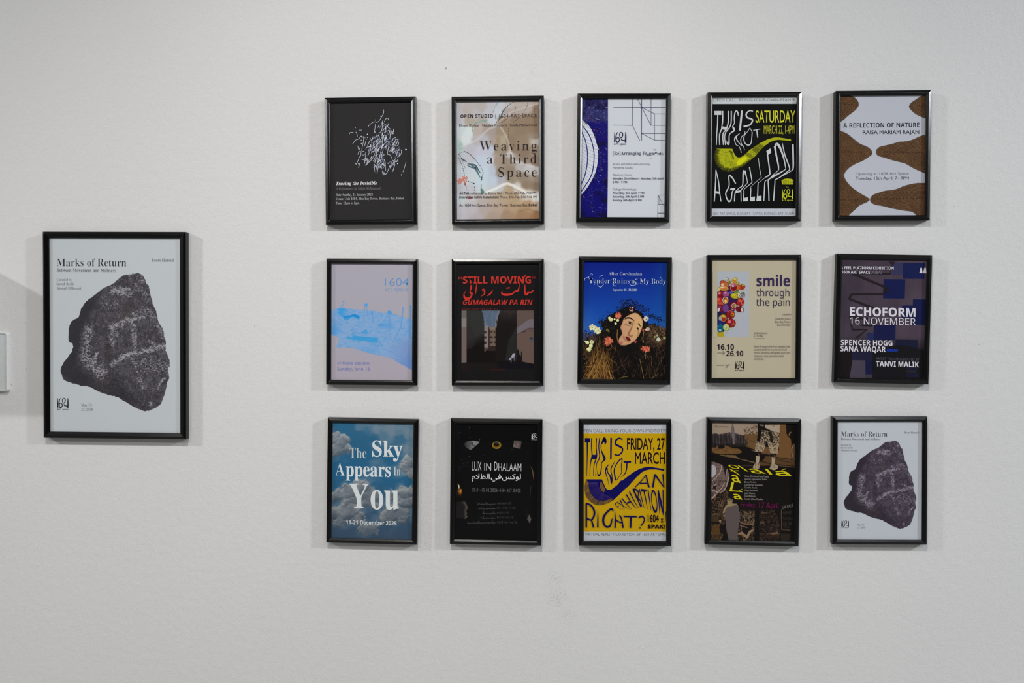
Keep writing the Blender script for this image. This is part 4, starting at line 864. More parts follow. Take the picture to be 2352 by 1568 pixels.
    for t, a, b, y, h, st in (('Location:', 880, 964, 694, 19, 'NI'), ('1604 Art Space,', 806, 961, 737, 19, 'NR'), ('Blue Bay Tower,', 803, 960, 767, 19, 'NR'), ('Business Bay.', 826, 957, 797, 19, 'NR'), ('Visiting Hours:', 598, 733, 877, 19, 'NI'), ('6 -10 PM', 598, 690, 905, 19, 'NR'), ('*or by appointment', 600, 704, 923, 9, 'NI'),
        ('Smile Through the Pain reveals how', 598, 951, 1008, 19, 'NR'), ('artists transform trauma into vivid', 598, 917, 1038, 19, 'NR'), ('colors, blending resilience, grief, and', 598, 952, 1068, 19, 'NR'), ('resistance into powerful visual', 598, 887, 1098, 19, 'NR'), ('narratives.', 598, 697, 1128, 19, 'NR')): s.text(t, a, y, b, h, (82, 72, 76), st)
    s.text('16.10', 240, 1028, 405, 51, (34, 22, 38), 'NB', res=5); s.text('26.10', 330, 1091, 496, 51, (34, 22, 38), 'NB', res=5)
    s.view(50, 210, 11.76); s.stroke([(85,470),(285,470)], 9, (90, 80, 72), False); s.stroke([(232,420),(285,470),(235,522)], 9, (90, 80, 72), False)
    s.stroke([(55,805),(72,790),(85,818),(110,790),(122,820),(160,802),(180,822),(190,795),(215,818),(228,795),(240,822),(262,792),(285,800),(300,816),(325,790),(348,812),(360,790),(340,840),(332,882),(385,782),(405,790),(398,822),(430,800),(452,790)], 5, (70, 60, 60)); s.logo(568, 695, 806, 905, 928, 958, (30, 24, 28))

def art_echo(s):
    s.paper((70, 60, 73)); s.slope = .014
    def fn(X, Y):
        n = fbm(X / 120, Y / 200, 3)
        im = np.array((62, 52, 64.)) + np.clip((X - 200) / 800, 0, 1)[..., None] * np.array((14, 10, 12)) + (n - .5)[..., None] * 20
        return mix(im, np.clip((Y - 900) / 160, 0, 1) * .85, (20, 15, 21))
    s.full(fn, 3.0)
    for p, c in (([(720,184),(822,184),(822,302),(715,302)], (50, 48, 84)), ([(822,184),(1034,186),(1030,341),(820,338)], (11, 22, 74)), ([(634,342),(844,344),(838,532),(628,530)], (9, 19, 72)), ([(918,538),(1045,540),(1040,788),(915,786)], (13, 20, 68)), ([(812,598),(920,598),(918,720),(810,720)], (14, 22, 72)),
                 ([(470,862),(540,862),(540,940),(470,940)], (32, 40, 82)), ([(538,788),(750,790),(745,935),(535,932)], (15, 20, 66)), ([(750,930),(966,934),(962,1050),(748,1048)], (18, 20, 48)), ([(748,985),(850,990),(1020,1030),(1020,1330),(530,1330),(530,1040)], (15, 13, 19)), ([(195,1050),(325,1050),(305,1330),(180,1330)], (20, 13, 17)),
                 ([(325,1050),(528,1052),(525,1132),(325,1130)], (27, 26, 54)), ([(328,1130),(455,1132),(458,1330),(300,1330)], (70, 61, 76)), ([(455,1132),(527,1132),(525,1268),(455,1268)], (17, 19, 58)), ([(455,1268),(525,1268),(522,1330),(455,1330)], (60, 52, 66)), ([(850,1200),(970,1205),(968,1228),(850,1225)], (22, 22, 44)), ([(850,1228),(960,1230),(940,1248),(850,1245)], (40, 34, 44)), ([(855,1248),(970,1250),(968,1298),(855,1296)], (20, 20, 46))): s.poly(p, c); s.up()
    k = (33, 25, 31)
    for p, w in (([(738,182),(690,180)],16), ([(718,185),(698,288),(320,284)],14), ([(325,284),(640,415)],20), ([(645,410),(632,485),(322,488)],18), ([(322,485),(298,535)],16), ([(298,532),(530,622),(575,650)],18), ([(300,705),(480,730)],18), ([(315,770),(330,832),(472,832),(365,916)],18), ([(420,790),(520,795)],14)): s.stroke(p, w, k, False)
    s.poly([(640,420),(665,418),(700,465),(660,480)], (24, 20, 30)); s.up(); w = (214, 208, 220)
    s.text('A FEEL PLATFORM EXHIBITION', 214, 247, 730, 29, w, 'NB', y1=250); s.text('1604 ART SPACE', 222, 286, 498, 28, w, 'NB', y1=290); s.text('DUBAI', 507, 290, 610, 28, (140, 132, 146), 'R', -.01, y1=292)
    s.poly([(978,283),(990,232),(1003,232),(1010,284)], w); s.poly([(1015,284),(1028,232),(1042,232),(1049,285)], w)
    s.text('ECHOFORM', 303, 698, 941, 84, w, 'NB', 0.012, y1=708, res=5); s.text('16 NOVEMBER', 303, 781, 943, 68, w, 'NR', y1=791, res=5); s.text('SPENCER HOGG', 215, 984, 717, 52, w, 'NB', .004, y1=990); s.text('SANA WAQAR', 212, 1044, 652, 52, w, 'NB', .004, y1=1051); s.poly([(662,1022),(770,1023),(769,1047),(661,1046)], (20, 48, 148))
    s.text('ARTIST TALK MODERATED BY', 557, 1128, 978, 27, (98, 92, 104), 'R', -.01, y1=1137); s.text('TANVI MALIK', 557, 1190, 974, 52, w, 'NB', .006, y1=1199)

def art_sky(s):
    P = [(330,200,.25),(420,230,.1),(550,210,.6),(700,230,.85),(850,250,.9),(1000,280,.9),(1000,200,.8),(300,320,.8),(370,350,.85),(330,430,.7),(420,400,.5),(480,350,.15),(560,330,.1),(650,300,.35),(800,340,.6),(950,350,.5),(1010,420,.8),(300,500,.4),(500,450,.05),(560,560,.15),(680,580,.5),(850,500,.1),(950,520,.4),(1020,540,.85),(1010,640,.85),(960,660,.8),(320,600,.05),(400,650,.05),(300,760,.05),(480,720,.3),(520,760,.75),(450,790,.8),(330,850,.8),(560,800,.85),(650,860,.8),(750,820,.25),(850,840,.75),(950,850,.75),(1030,850,.7),(720,760,.35),(850,770,.1),(1000,740,.05),(300,950,.5),(400,950,.8),(450,930,.75),(330,1040,.75),(430,1020,.85),(500,1080,.75),(600,960,.6),(700,980,.5),(850,1060,.6),(800,1070,.65),(950,950,.75),(1030,920,.6),(300,1130,.5),(450,1120,.6),(640,1080,.4),(600,1200,.6),(660,1210,.65),(540,1190,.45),(800,1180,.25),(950,1150,.3),(300,1250,.1),(450,1280,.12),(700,1280,.12),(950,1280,.1)]
    P3 = [(a, b, c, 0, 0) for a, b, c in P]
    puffs = [(300,330,70),(360,365,80),(310,420,80),(400,410,60),(1010,560,60),(985,620,62),(1030,660,60),(520,790,70),(450,830,75),(560,815,90),(620,850,70),(380,860,60),(310,885,60),(660,880,60),(300,1060,80),(380,1040,90),(450,1040,95),(510,1090,80),(420,960,60),(470,930,62),(350,1130,80),(860,870,55),(940,870,70),(1010,860,70),(1040,940,80),(960,960,70),(850,1050,85),(790,1090,60),(930,1060,80),(610,1210,60),(660,1205,60),(560,1190,50),(690,980,50),(610,950,60)]
    def fn(X, Y):
        wx = (fbm(X / 55, Y / 55, 4) - .5) * 78; wy = (fbm(X / 55 + 31, Y / 55 + 7, 4) - .5) * 78
        c = idw(X + wx, Y + wy, P3, 3.2)[..., 0]; n = fbm(X / 75, Y / 55, 4)
        veil = np.clip((c + (n - .5) * .5 - .30) / .55, 0, 1)
        h = np.full(X.shape, -30.0); U, V = X + wx, Y + wy
        for (cx, cy, q) in puffs:
            d2 = 1 - ((U - cx) ** 2 + (V - cy) ** 2) / q ** 2
            h = np.maximum(h, np.where(d2 > 0, q * np.sqrt(np.maximum(d2, 0)), d2 * 40))
        gy, gx = np.gradient(h + 10 * n); gx = np.clip(gx, -9, 9); gy = np.clip(gy, -9, 9)
        m = np.clip((h + 16) / 34, 0, 1)
        sh = np.clip(.50 + .085 * gy + .03 * gx + (n - .5) * .9, 0, 1)[..., None]
        g = np.clip((Y - 200) / 1100, 0, 1)[..., None]
        sky = np.array((44, 100, 136.)) * (1 - g) + np.array((54, 78, 102.)) * g; sky = mix(sky, np.exp(-((Y - 650) / 220) ** 2) * .7, (34, 98, 140))
        sky = mix(sky, veil * .72, (134, 142, 152)); sky = mix(sky, np.clip((Y - 1080) / 200, 0, 1) * .6, (58, 76, 98))
        cl = np.array((86, 98, 112.)) * (1 - sh) + np.array((170, 173, 176.)) * sh; cl = cl * (1 - .20 * g)
        cl = mix(cl, np.exp(-(((X - 600) / 150) ** 2 + ((Y - 900) / 80) ** 2)) * .6, (100, 102, 114)); cl = mix(cl, np.clip((Y - 1120) / 160, 0, 1) * .5, (78, 92, 110))
        return sky * (1 - m[..., None] * .92) + cl * m[..., None] * .92
    s.full(fn, 0.9); s.slope = .016; w = (214, 217, 219)
    s.text('The', 437, 514, 600, 100, (196, 200, 202), 'SB', -.012, y1=517, res=5); s.text('Sky', 655, 499, 952, 154, w, 'SB', .005, y1=502, res=6); s.text('A', 297, 684, 388, 122, w, 'SB', -.010, y1=687, res=5); s.text('ppears', 400, 691, 836, 96, w, 'SB', .006, y1=697, xh=True, res=6); s.text('In', 866, 685, 931, 86, (196, 200, 202), 'SB', -.010, res=5); s.text('Y', 432, 1003, 622, 240, w, 'SB', y1=1005, res=6); s.text('ou', 641, 1010, 917, 182, w, 'SB', .004, y1=1014, xh=True, res=6)
    s.text('11-21 December 2025', 402, 1158, 893, 40, (208, 210, 214), 'NB', y1=1170)

def art_lux(s):
    s.paper((6, 6, 7)); s.slope = .012; r = random.Random(9)
    s.view(40, 40, 9.224)
    st = [(240,450),(300,400),(440,385),(572,410),(520,462),(440,530),(380,585),(320,550),(262,510)]
    s.image(230, 375, 580, 590, lambda X, Y: np.where(inside(X, Y, st)[..., None], (40 + np.clip((X - 240) / 200, 0, 1) * 80 + (fbm(X / 20, Y / 20, 3) - .5) * 40)[..., None] * np.ones(3), np.array((6, 6, 7.))), .7)
    s.stroke([(340,470),(380,435),(420,440),(400,465),(450,485),(470,490)], 14, (30, 30, 32)); s.stroke([(330,510),(370,525)], 8, (34, 34, 36))
    s.ell(930, 480, 96, 78, (150, 118, 34)); s.ell(930, 480, 82, 66, (92, 70, 18)); s.up()
    for i in range(40): a = r.uniform(0, 6.28); s.stroke([(930 + 60 * math.cos(a), 480 + 48 * math.sin(a)), (930 + 84 * math.cos(a), 480 + 68 * math.sin(a))], 6, r.choice([(176, 140, 40), (60, 42, 10), (140, 106, 30)]), False)
    s.ell(925, 462, 56, 42, (14, 12, 10)); s.ell(930, 430, 40, 20, (46, 46, 50)); s.stroke([(850,355),(930,350),(1000,365)], 8, (16, 16, 18)); s.up()
    s.image(1275, 372, 1470, 560, lambda X, Y: np.where(inside(X, Y, [(1302,378),(1462,392),(1432,556),(1278,520)])[..., None], (70 + (fbm(X / 10, Y / 10, 3) - .4) * 130 + (Y - 380) * .15 - np.clip((X - 1380) / 80, 0, 1) * 36)[..., None] * np.array((1, .86, .86)), np.array((6, 6, 7.))), .7)
    s.image(60, 1400, 190, 1568, lambda X, Y: np.where(inside(X, Y, [(60,1412),(188,1405),(178,1600),(60,1600)])[..., None], mix(np.zeros(X.shape + (3,)) + np.array((24, 16, 10.)), np.clip(1.1 - np.hypot((X - 165) / 70, (Y - 1450) / 90), 0, 1), (206, 128, 40)), np.array((6, 6, 7.))), .7)
    s.stroke([(104,1300,4),(130,1340,24),(130,1400,16)], 12, (206, 196, 158))
    for p, w, c in (([(160,745),(200,830)],8,(40,40,42)), ([(205,875),(290,850),(360,858)],9,(48,48,50)), ([(85,940),(160,945),(150,1000),(120,1035)],9,(46,46,48)), ([(215,905),(320,920),(370,985)],7,(40,40,42)), ([(1480,850),(1580,855),(1650,910)],9,(24,24,26)), ([(1650,935,4),(1685,1000,16),(1705,1120,18),(1718,1225,6)],12,(112,84,62)), ([(1520,970),(1600,920),(1660,930)],9,(22,22,24)), ([(1665,1350),(1645,1440),(1642,1560)],13,(48,48,50))): s.stroke(p, w, c)
    for x, y in ((360,318),(145,215),(350,112),(645,697),(350,715),(1255,575),(570,365)): s.ell(x, y, 7, 7, (110, 110, 112), n=8)
    s.ell(1580, 620, 40, 40, (18, 12, 18)); w = (196, 196, 196)
    for t, a, b, y, h in (('LUX', 405, 606, 1014, 186), ('IN', 668, 812, 1017, 160), ('D', 880, 946, 1014, 182), ('HALAAM', 968, 1452, 1024, 162)): s.text(t, a, y, b, h, w, 'R', -.004, y1=y + (10 if len(t) > 4 else 2), res=5)
    W = (214, 214, 214)
    s.text('\ufeb2\ufedb\ufeee\ufedf', 1043, 1198, 1443, 110, W, 'R', .008, y1=1200, res=6); s.text('\ufef2\ufed3', 808, 1193, 1030, 104, W, 'R', .008, y1=1195, res=6); s.text('\ufee1\ufefc\ufec8\ufedf\ufe8d', 402, 1190, 782, 102, W, 'R', .008, y1=1193, res=6)
    s.text('30.01-15.02.2026', 410, 1464, 945, 74, (112, 112, 114), 'R', y1=1470, sp=1.2); s.ell(980, 1442, 9, 9, (100, 100, 100)); s.text('1604 ART SPACE', 1012, 1472, 1435, 74, (116, 116, 118), 'R', y1=1478, sp=1.2)
    s.view(40, 210, 11.76)
    hd = [(90,150),(170,138),(320,138),(372,205),(402,312),(362,388),(382,452),(362,482),(396,542),(346,602),(320,592),(90,592)]
    s.image(80, 130, 410, 610, lambda X, Y: np.where(inside(X, Y, hd)[..., None], mix(np.zeros(X.shape + (3,)) + np.array((26, 23, 24.)), np.clip(1 - dist(X, Y, [(320,138),(372,205),(402,312),(362,388),(382,452),(362,482),(396,542),(346,602)]) / 80, 0, 1) * .8, (108, 98, 90)), np.array((6, 6, 7.))), .7)
    s.poly([(2062,480),(2118,600),(2080,732),(2008,600)], (88, 79, 76))
    for p in ([(1960,150),(1985,225)], [(1998,345),(1995,400)], [(2000,440),(2010,560)], [(2095,0),(2105,40)]): s.stroke(p, 9, (46, 42, 44), False)
    # the list of names is too faint to read: only its strokes show
    for row, (xa, xl) in enumerate(((670, 1600), (690, 1690), (810, 1550), (725, 1630), (445, 1740))):
        y = 195 + row * 126 + (6 if row > 3 else 0); x = 1150
        while x > xa:
            l = r.uniform(26, 78); s.stroke([(x, y + r.uniform(-14, 4), 9), (x - l * .5, y + r.uniform(4, 22), 12), (x - l, y + r.uniform(-10, 14), 5)], 9, (92, 92, 94))
            if r.random() < .3: s.stroke([(x - l, y), (x - l - 4, y - r.uniform(30, 66))], 9, (86, 86, 88), False)
            if r.random() < .4: s.ell(x - l * .5, y + r.choice([-36, 40]), 6, 6, (76, 76, 78), n=7)
            x -= l + r.uniform(0, 16)
        x = 1205
        while x < xl:
            k = r.uniform(34, 66); c = (58, 56, 60) if r.random() < .7 else (84, 82, 84)
            s.stroke([(x, y + 12), (x + r.uniform(-5, 5), y + 12 - k)], 8, c, False)
            if r.random() < .5: s.stroke([(x, y + 12 - k * r.random()), (x + 22, y + 12 - k * r.random())], 6, (50, 48, 52), False)
            x += r.uniform(16, 34)
    s.view(40, 40, 9.224); s.logo(1668, 230, 1800, 345, 358, 370, (206, 206, 206), cut=True)

def art_exhibition(s):
    s.paper((184, 186, 194)); s.slope = .001
    s.poly([(190,276),(1040,276),(1040,1232),(190,1232)], (192, 152, 6)); s.up()
    s.text('OPEN CALL: BRING-YOUR-OWN-PROTOTYPE', 186, 265, 1047, 29, (74, 74, 80), 'R', -.010, y1=266); s.text('A VIRTUAL REALITY EXHIBITION BY 1604 ART SPACE', 196, 1270, 1040, 27, (78, 80, 90), 'R', -.006, y1=1273)
    s.view(45, 40, 10.815); n = (10, 6, 76); k = (26, 8, 24)
    s.text('FRIDAY, 27', 1135, 668, 2078, 285, k, 'R', .018, y1=670, res=6); s.text('MARCH', 1335, 1020, 2082, 280, k, 'R', .018, res=6)
    for p in ([(88,385),(222,385),(220,496),(88,496)], [(265,800),(386,800),(376,912),(250,910)]): s.poly(p, n)
    strokes(s, n, [[(150,490,32),(148,900,22),(135,1330,12)], [(258,385,26),(254,600,24),(268,800,28),(253,900,28),(225,1060,20),(213,1330,12)], [(378,385,26),(370,600,24),(385,800,28),(362,920,28),(318,1060,20),(298,1330,12)], [(455,385,26),(434,600,22),(456,800,24),(442,910,24),(385,1020,18),(354,1330,12)],
        [(588,552,5),(600,480,64),(575,390,60),(540,470,56),(492,560,22),(500,690,22),(555,830,52),(580,910,54),(510,1000,18),(500,1120,24),(480,1250,30),(435,1315,44),(408,1260,22),(415,1155,5)], [(742,380,44),(735,915,40)], [(1025,428,26),(950,390,38),(865,440,44),(858,540,48),(950,592,50),(1022,645,42),(1008,740,36),(920,812,32),(825,790,36)],
        [(700,1025,8),(632,1110,32),(602,1200,30),(622,1300,22),(660,1420,14),(685,1570,5)], [(640,1130,40),(655,1230,26),(722,1340,42),(752,1450,56),(745,1540,8)], [(838,965,12),(755,1100,26),(738,1200,24),(765,1330,20),(765,1450,30)],
        [(1010,890,30),(1012,960,24),(995,1100,18),(1000,1240,16),(950,1330,12),(870,1435,20),(845,1370,36),(818,1200,30),(850,1080,26),(930,955,30),(1010,890,30)], [(1135,990,34),(1128,1130,32),(1100,1240,26),(1050,1310,16),(975,1362,4)]])
    s.stroke([(1052,978),(1238,978)], 52, n, False)
    o = 1406
    P = [(125,1410),(515,1410),(570,130+o),(600,210+o),(650,260+o),(710,266+o),(760,250+o),(900,140+o),(985,1440),(1000,1436),(1010,1450),(1150,1340),(1300,1230),(1450,1150),(1600,1105),(1700,1098),(1850,1120),(2065,1155),(2060,1200),(1850,1165),(1700,1165),(1600,1190),(1500,1240),(1350,1380),(1200,140+o),(1150,200+o),(1130,205+o),(950,380+o),(800,520+o),(650,600+o),(480,650+o),(330,625+o),(200,540+o),(110,410+o),(80,250+o),(90,120+o)]
    s.poly(P, (6, 5, 84)); s.up()
    r = random.Random(5)
    outer = smooth_path([(135,1430),(95,120+o),(84,250+o),(114,410+o),(204,538+o),(332,622+o),(480,646+o),(650,596+o),(790,520+o)], 20); inn = smooth_path([(185,1490),(180,120+o),(190,220+o),(230,340+o),(310,450+o),(400,520+o),(500,545+o),(640,520+o),(760,470+o)], 20)
    s.poly([tuple(p) for p in outer] + [tuple(p) for p in inn[::-1]], (118, 88, 40)); s.up()
    for i in range(0, len(outer), 1):
        for t in range(2):
            j = min(i, len(inn) - 1); a, b = outer[i], inn[j]; u = r.uniform(-4, 4); s.stroke([(a[0] + u, a[1] + u), (b[0] + u, b[1] + u)], 4, r.choice([(90, 66, 40), (148, 112, 36), (60, 44, 60)]), False)
    c = [(470,70+o),(510,75+o),(560,180+o),(600,260+o),(560,330+o),(510,290+o),(460,200+o)]
    s.poly(c, (112, 84, 44)); s.up()
    for i in range(90):
        t = i / 90; j = int(t * (len(inn) - 1)); a = inn[j]; cx = 470 + 160 * t; cy = 1470 + 330 * t
        s.stroke([(a[0], a[1]), (a[0] * .25 + cx * .75, a[1] * .25 + cy * .75)], 4, r.choice([(48, 34, 112), (36, 24, 104), (66, 48, 110)]), False)
    for t in np.linspace(0, 1, 14): s.stroke([(870 + 330 * t, 170 + o - 250 * t), (980 + 330 * t, 330 + o - 280 * t)], 4, (38, 34, 112), False)
    s.up()
    strokes(s, n, [[(1605,1300,14),(1480,1460,24),(1340,195+o,24)], [(1605,1300,30),(1680,200+o,46)], [(1830,1280,36),(1775,200+o,46)], [(1830,1285,44),(2058,205+o,24)], [(2028,1278,36),(2050,205+o,22)]])
    s.stroke([(1460,1508),(1625,1504)], 30, n, False)
    s.view(45, 170, 10.815)
    for q in ([(845,600,24),(868,660,12),(920,710,8),(1045,742,3)], [(845,600,18),(872,582,16)], [(888,672,10),(936,660,16)], [(960,505,24),(1010,610,22),(1075,745,8)], [(882,562,20),(1040,660,14),(1205,752,4)], [(1005,470,28),(1120,610,22),(1252,745,8)], [(1115,375,32),(1230,560,26),(1365,730,10)], [(1195,305,30),(1300,510,24),(1422,720,10)],
              [(1288,245,40),(1390,470,34),(1480,690,26)], [(1275,250,30),(1340,248,40),(1400,290,34),(1420,360,26),(1400,430,22),(1340,450,16)], [(1400,440,24),(1465,540,24),(1490,640,30),(1480,690,24)], [(1440,240,26),(1500,480,22),(1562,715,8)], [(1555,290,32),(1600,500,24),(1642,745,10)], [(1655,250,28),(1695,520,22),(1732,780,8)], [(1910,260,26),(1930,600,24),(1946,860,10)], [(1910,262,20),(1985,620,50),(2038,890,10)], [(2028,268,24),(2036,600,22),(2040,890,10)]): s.stroke(q, 22, n)
    s.poly([(1480,238),(1612,252),(1618,305),(1490,298)], n); s.stroke([(1775,265,44),(1740,420,20),(1760,620,20),(1810,770,44),(1850,810,44),(1880,700,22),(1870,520,18),(1830,350,30),(1785,270,40)], 26, n); s.stroke([(1180,580),(1215,560)], 26, n, False); s.stroke([(1130,590),(1205,562)], 36, n, False); s.stroke([(2092,800,24),(2092,900,16),(2086,1040,12)], 18, n)
    for q in ([(125,590,40),(125,1198,40)], [(125,595,36),(230,640,44),(310,750,46),(325,870,46),(280,980,40),(225,1005,36),(140,975,50)], [(255,1020,40),(308,1198,46)], [(415,755,8),(412,960,30),(410,1198,40)], [(788,805,8),(768,745,52),(700,760,44),(575,900,50),(545,1030,54),(580,1140,46),(650,1182,48),(725,1140,42),(768,970,20)],
              [(830,745,6),(846,1000,34),(840,1208,38)], [(950,890,38),(1005,1000,36),(1035,1208,46)], [(850,990,30),(920,1050,34),(1005,1075,28)], [(1230,930,60),(1228,1060,48),(1220,1208,48)], [(1425,960,36),(1500,918,40),(1562,970,34),(1550,1060,30),(1480,1158,28)]): s.stroke(q, 40, n)
    s.poly([(1035,900),(1370,905),(1390,945),(1065,938)], n); s.ell(1455, 1208, 26, 11, n)
    s.text('1604', 1648, 1058, 1925, 185, k, 'R', .022, y1=1062, res=5); s.text('x', 1968, 1070, 2038, 100, k, 'R', .018, y1=1072, xh=True); s.text('SPAK!', 1648, 1215, 2072, 92, k, 'NB', .030, y1=1217, res=5)

def art_street(s):
    s.paper((17, 13, 11)); s.view(40, 40, 11.2); O = 1568
    def fn(X, Y):
        n = fbm(X / 26, Y / 26, 4); n2 = fbm(X / 14, Y / 60, 3); b = np.zeros(X.shape + (3,)) + np.array((17, 13, 11.)); im = b + (n[..., None] - .5) * 6
        def put(p, c, k=1.0):
            nonlocal im
            im = mix(im, inside(X + (n2 - .5) * 18, Y + (n - .5) * 18, p) * k, c)
        def tex(p, a, c, t):
            nonlocal im
            m = inside(X + (n2 - .5) * 14, Y + (n - .5) * 14, p); t = np.clip(t, 0, 1)[..., None]
            im = np.where(m[..., None], np.array(a, float) * (1 - t) + np.array(c, float) * t, im)
        put([(40,0),(1240,0),(1235,310),(880,330),(640,280),(40,310)], (150, 131, 114))
        tex([(860,180),(960,130),(1240,60),(1235,320),(900,300)], (150, 131, 114), (92, 70, 50), (fbm(X / 30, Y / 14, 3) > .5) * 1.0)
        tex([(40,300),(150,275),(230,300),(330,285),(420,270),(500,250),(560,255),(660,268),(720,290),(780,305),(870,330),(1000,480),(920,620),(40,610)], (34, 28, 28), (96, 82, 84), .9 * np.abs(np.sin(X / 23)) * vnoise(X / 10, Y / 90) + (Y < 330) * .2 - (Y > 540) * .5)
        put([(555,260),(572,20),(600,20),(612,100),(640,190),(648,290),(645,560),(600,560)], (92, 78, 78)); put([(572,40),(590,40),(600,560),(575,300)], (112, 98, 94)); put([(608,200),(640,200),(640,560),(612,560)], (116, 104, 106), .7)
        tex([(880,300),(1100,300),(1240,290),(1180,700),(920,620),(940,500)], (104, 76, 46), (46, 36, 26), (n - .5) * 4 - np.clip((X - 1000) / 200, -1, .3))
        tex([(40,600),(400,590),(540,640),(760,680),(842,760),(730,800),(240,810),(40,770)], (114, 80, 44), (70, 50, 34), (n - .55) * 5)
        put([(210,600),(300,580),(390,600),(380,660),(250,680)], (16, 15, 14)); put([(40,600),(180,600),(160,640),(40,640)], (28, 20, 18))
        put([(235,830),(660,838),(700,880),(800,940),(1150,1010),(1150,1045),(700,925),(400,872)], (106, 82, 56)); put([(1050,705),(1170,720),(1170,755)], (92, 76, 60))
        put([(1700,40),(1960,40),(1985,330),(2090,400),(2105,1100),(1690,880),(1790,700)], (110, 76, 44)); put([(1420,620),(1560,640),(1560,830),(1320,790)], (102, 72, 44)); put([(1380,960),(1450,860),(1700,890),(2180,975),(2200,1160),(1760,1095),(1280,1110),(1270,1040)], (86, 60, 36))
        im = mix(im, soft(dist(X, Y, [(1320,800),(1700,890),(2110,950)]), 5, 8), (30, 22, 16)); im = mix(im, soft(dist(X, Y, [(1280,990),(1560,1060),(1760,1085),(2190,1125)]), 6, 8), (26, 19, 14)); im = mix(im, soft(dist(X, Y, [(1700,920),(1900,990),(2100,1040)]), 4, 7), (34, 24, 16)); im = mix(im, soft(dist(X, Y, [(840,1110),(1000,1105),(1110,1115)]), 8, 8), (60, 46, 34)); im = mix(im, soft(dist(X, Y, [(1780,1110),(2180,1150)]), 6, 8) * .8, (100, 78, 54))
        put([(1955,30),(2230,30),(2230,1000),(2130,960),(2090,430),(2000,340),(1970,140)], (19, 15, 13)); put([(2020,330),(2060,240),(2100,240),(2060,340)], (112, 88, 62)); put([(2095,660),(2140,560),(2195,540),(2195,960),(2140,1000),(2100,800)], (92, 70, 44)); im = mix(im, soft(dist(X, Y, [(2150,580),(2110,680),(2115,790),(2140,890)]), 6, 8), (150, 130, 108))
        # the striding legs
        put([(1238,40),(1420,40),(1510,200),(1340,210),(1290,520),(1230,440)], (19, 15, 14))
        tex([(1210,440),(1290,520),(1340,200),(1500,205),(1480,400),(1430,590),(1385,755),(1165,745),(1180,560)], (44, 35, 28), (164, 142, 116), (fbm(X / 17, Y / 17, 3) - .36) * 5 + np.clip((Y - 560) / 200, -.2, .5))
        tex([(1490,225),(1700,235),(1800,255),(1780,560),(1760,805),(1565,792),(1535,690),(1480,510)], (48, 38, 30), (166, 144, 118), (fbm(X / 17 + 4, Y / 17, 3) - .36) * 5 + np.clip((Y - 560) / 200, -.2, .5)); put([(1510,230),(1600,240),(1640,560),(1560,470)], (24, 19, 16), .9)
        put([(1425,55),(1805,55),(1795,265),(1700,245),(1560,200),(1420,130)], (164, 146, 128)); put([(1280,45),(1400,60),(1380,100),(1290,80)], (110, 98, 86)); put([(1600,75),(1690,75),(1640,110)], (110, 86, 76), .7)
        put([(1240,770),(1305,770),(1280,870),(1235,870)], (72, 54, 42)); put([(1570,800),(1700,800),(1690,900),(1625,890)], (26, 20, 18)); put([(1640,830),(1695,835),(1690,900),(1640,895)], (78, 58, 44)); put([(1170,745),(1330,755),(1310,800),(1180,775)], (24, 18, 16))
        tex([(1190,855),(1285,872),(1262,1080),(1180,1080)], (168, 150, 126), (120, 104, 84), (n - .6) * 5); tex([(1602,888),(1692,900),(1662,1085),(1590,1085)], (168, 150, 126), (120, 104, 84), (n - .6) * 5)
        tex([(1148,1060),(1180,1040),(1275,1050),(1288,1180),(1240,1198),(1110,1172),(1120,1120)], (164, 142, 118), (96, 76, 60), (n2 - .52) * 5); tex([(1590,1068),(1705,1070),(1772,1130),(1745,1190),(1655,1228),(1540,1192),(1560,1120)], (164, 142, 118), (100, 80, 64), (n2 - .55) * 5)
        # the face at the left and the clutter of the workshop
        tex([(40,1000),(110,1010),(320,1090),(440,1150),(480,1260),(515,1370),(480,1560),(370,1800),(200,1900),(40,2020)], (112, 92, 87), (66, 52, 50), (n - .5) * 3 + np.clip((Y - 1300) / 900, -.2, .3)); put([(40,1085),(110,1090),(165,1160),(165,1320),(85,1410),(40,1400)], (172, 168, 170))
        for q, w in (([(312,1100),(300,1190),(262,1300),(180,1400),(70,1500)],11), ([(492,1400),(425,1650),(360,1760),(250,1830)],13), ([(440,1200),(420,1380)],9), ([(380,1560),(300,1700),(200,1800)],9), ([(70,1660),(170,1590)],18), ([(60,1960),(150,1860)],20), ([(60,1730),(190,1790)],14)): im = mix(im, soft(dist(X, Y, q), w * .5, w * .7), (176, 152, 136))
        put([(330,1090),(470,1150),(430,1230),(420,1420),(380,1300)], (22, 17, 16), .9); put([(80,1640),(180,1600),(160,1720),(80,1700)], (20, 16, 15), .8)
        cl = np.clip((fbm(X / 22, Y / 26, 4) - .47) * 4.5, 0, 1); tex([(40,1990),(220,1830),(480,1720),(480,2100),(300,3100),(40,3100)], (26, 18, 14), (104, 80, 60), cl); tex([(720,2180),(900,2200),(1165,2260),(1150,3100),(700,3100)], (22, 16, 13), (118, 94, 70), cl * (Y > 2260)); tex([(1275,2240),(1640,2240),(1790,2480),(1800,3100),(1275,3100)], (19, 14, 12), (84, 62, 48), cl * .8 * (Y > 2250))
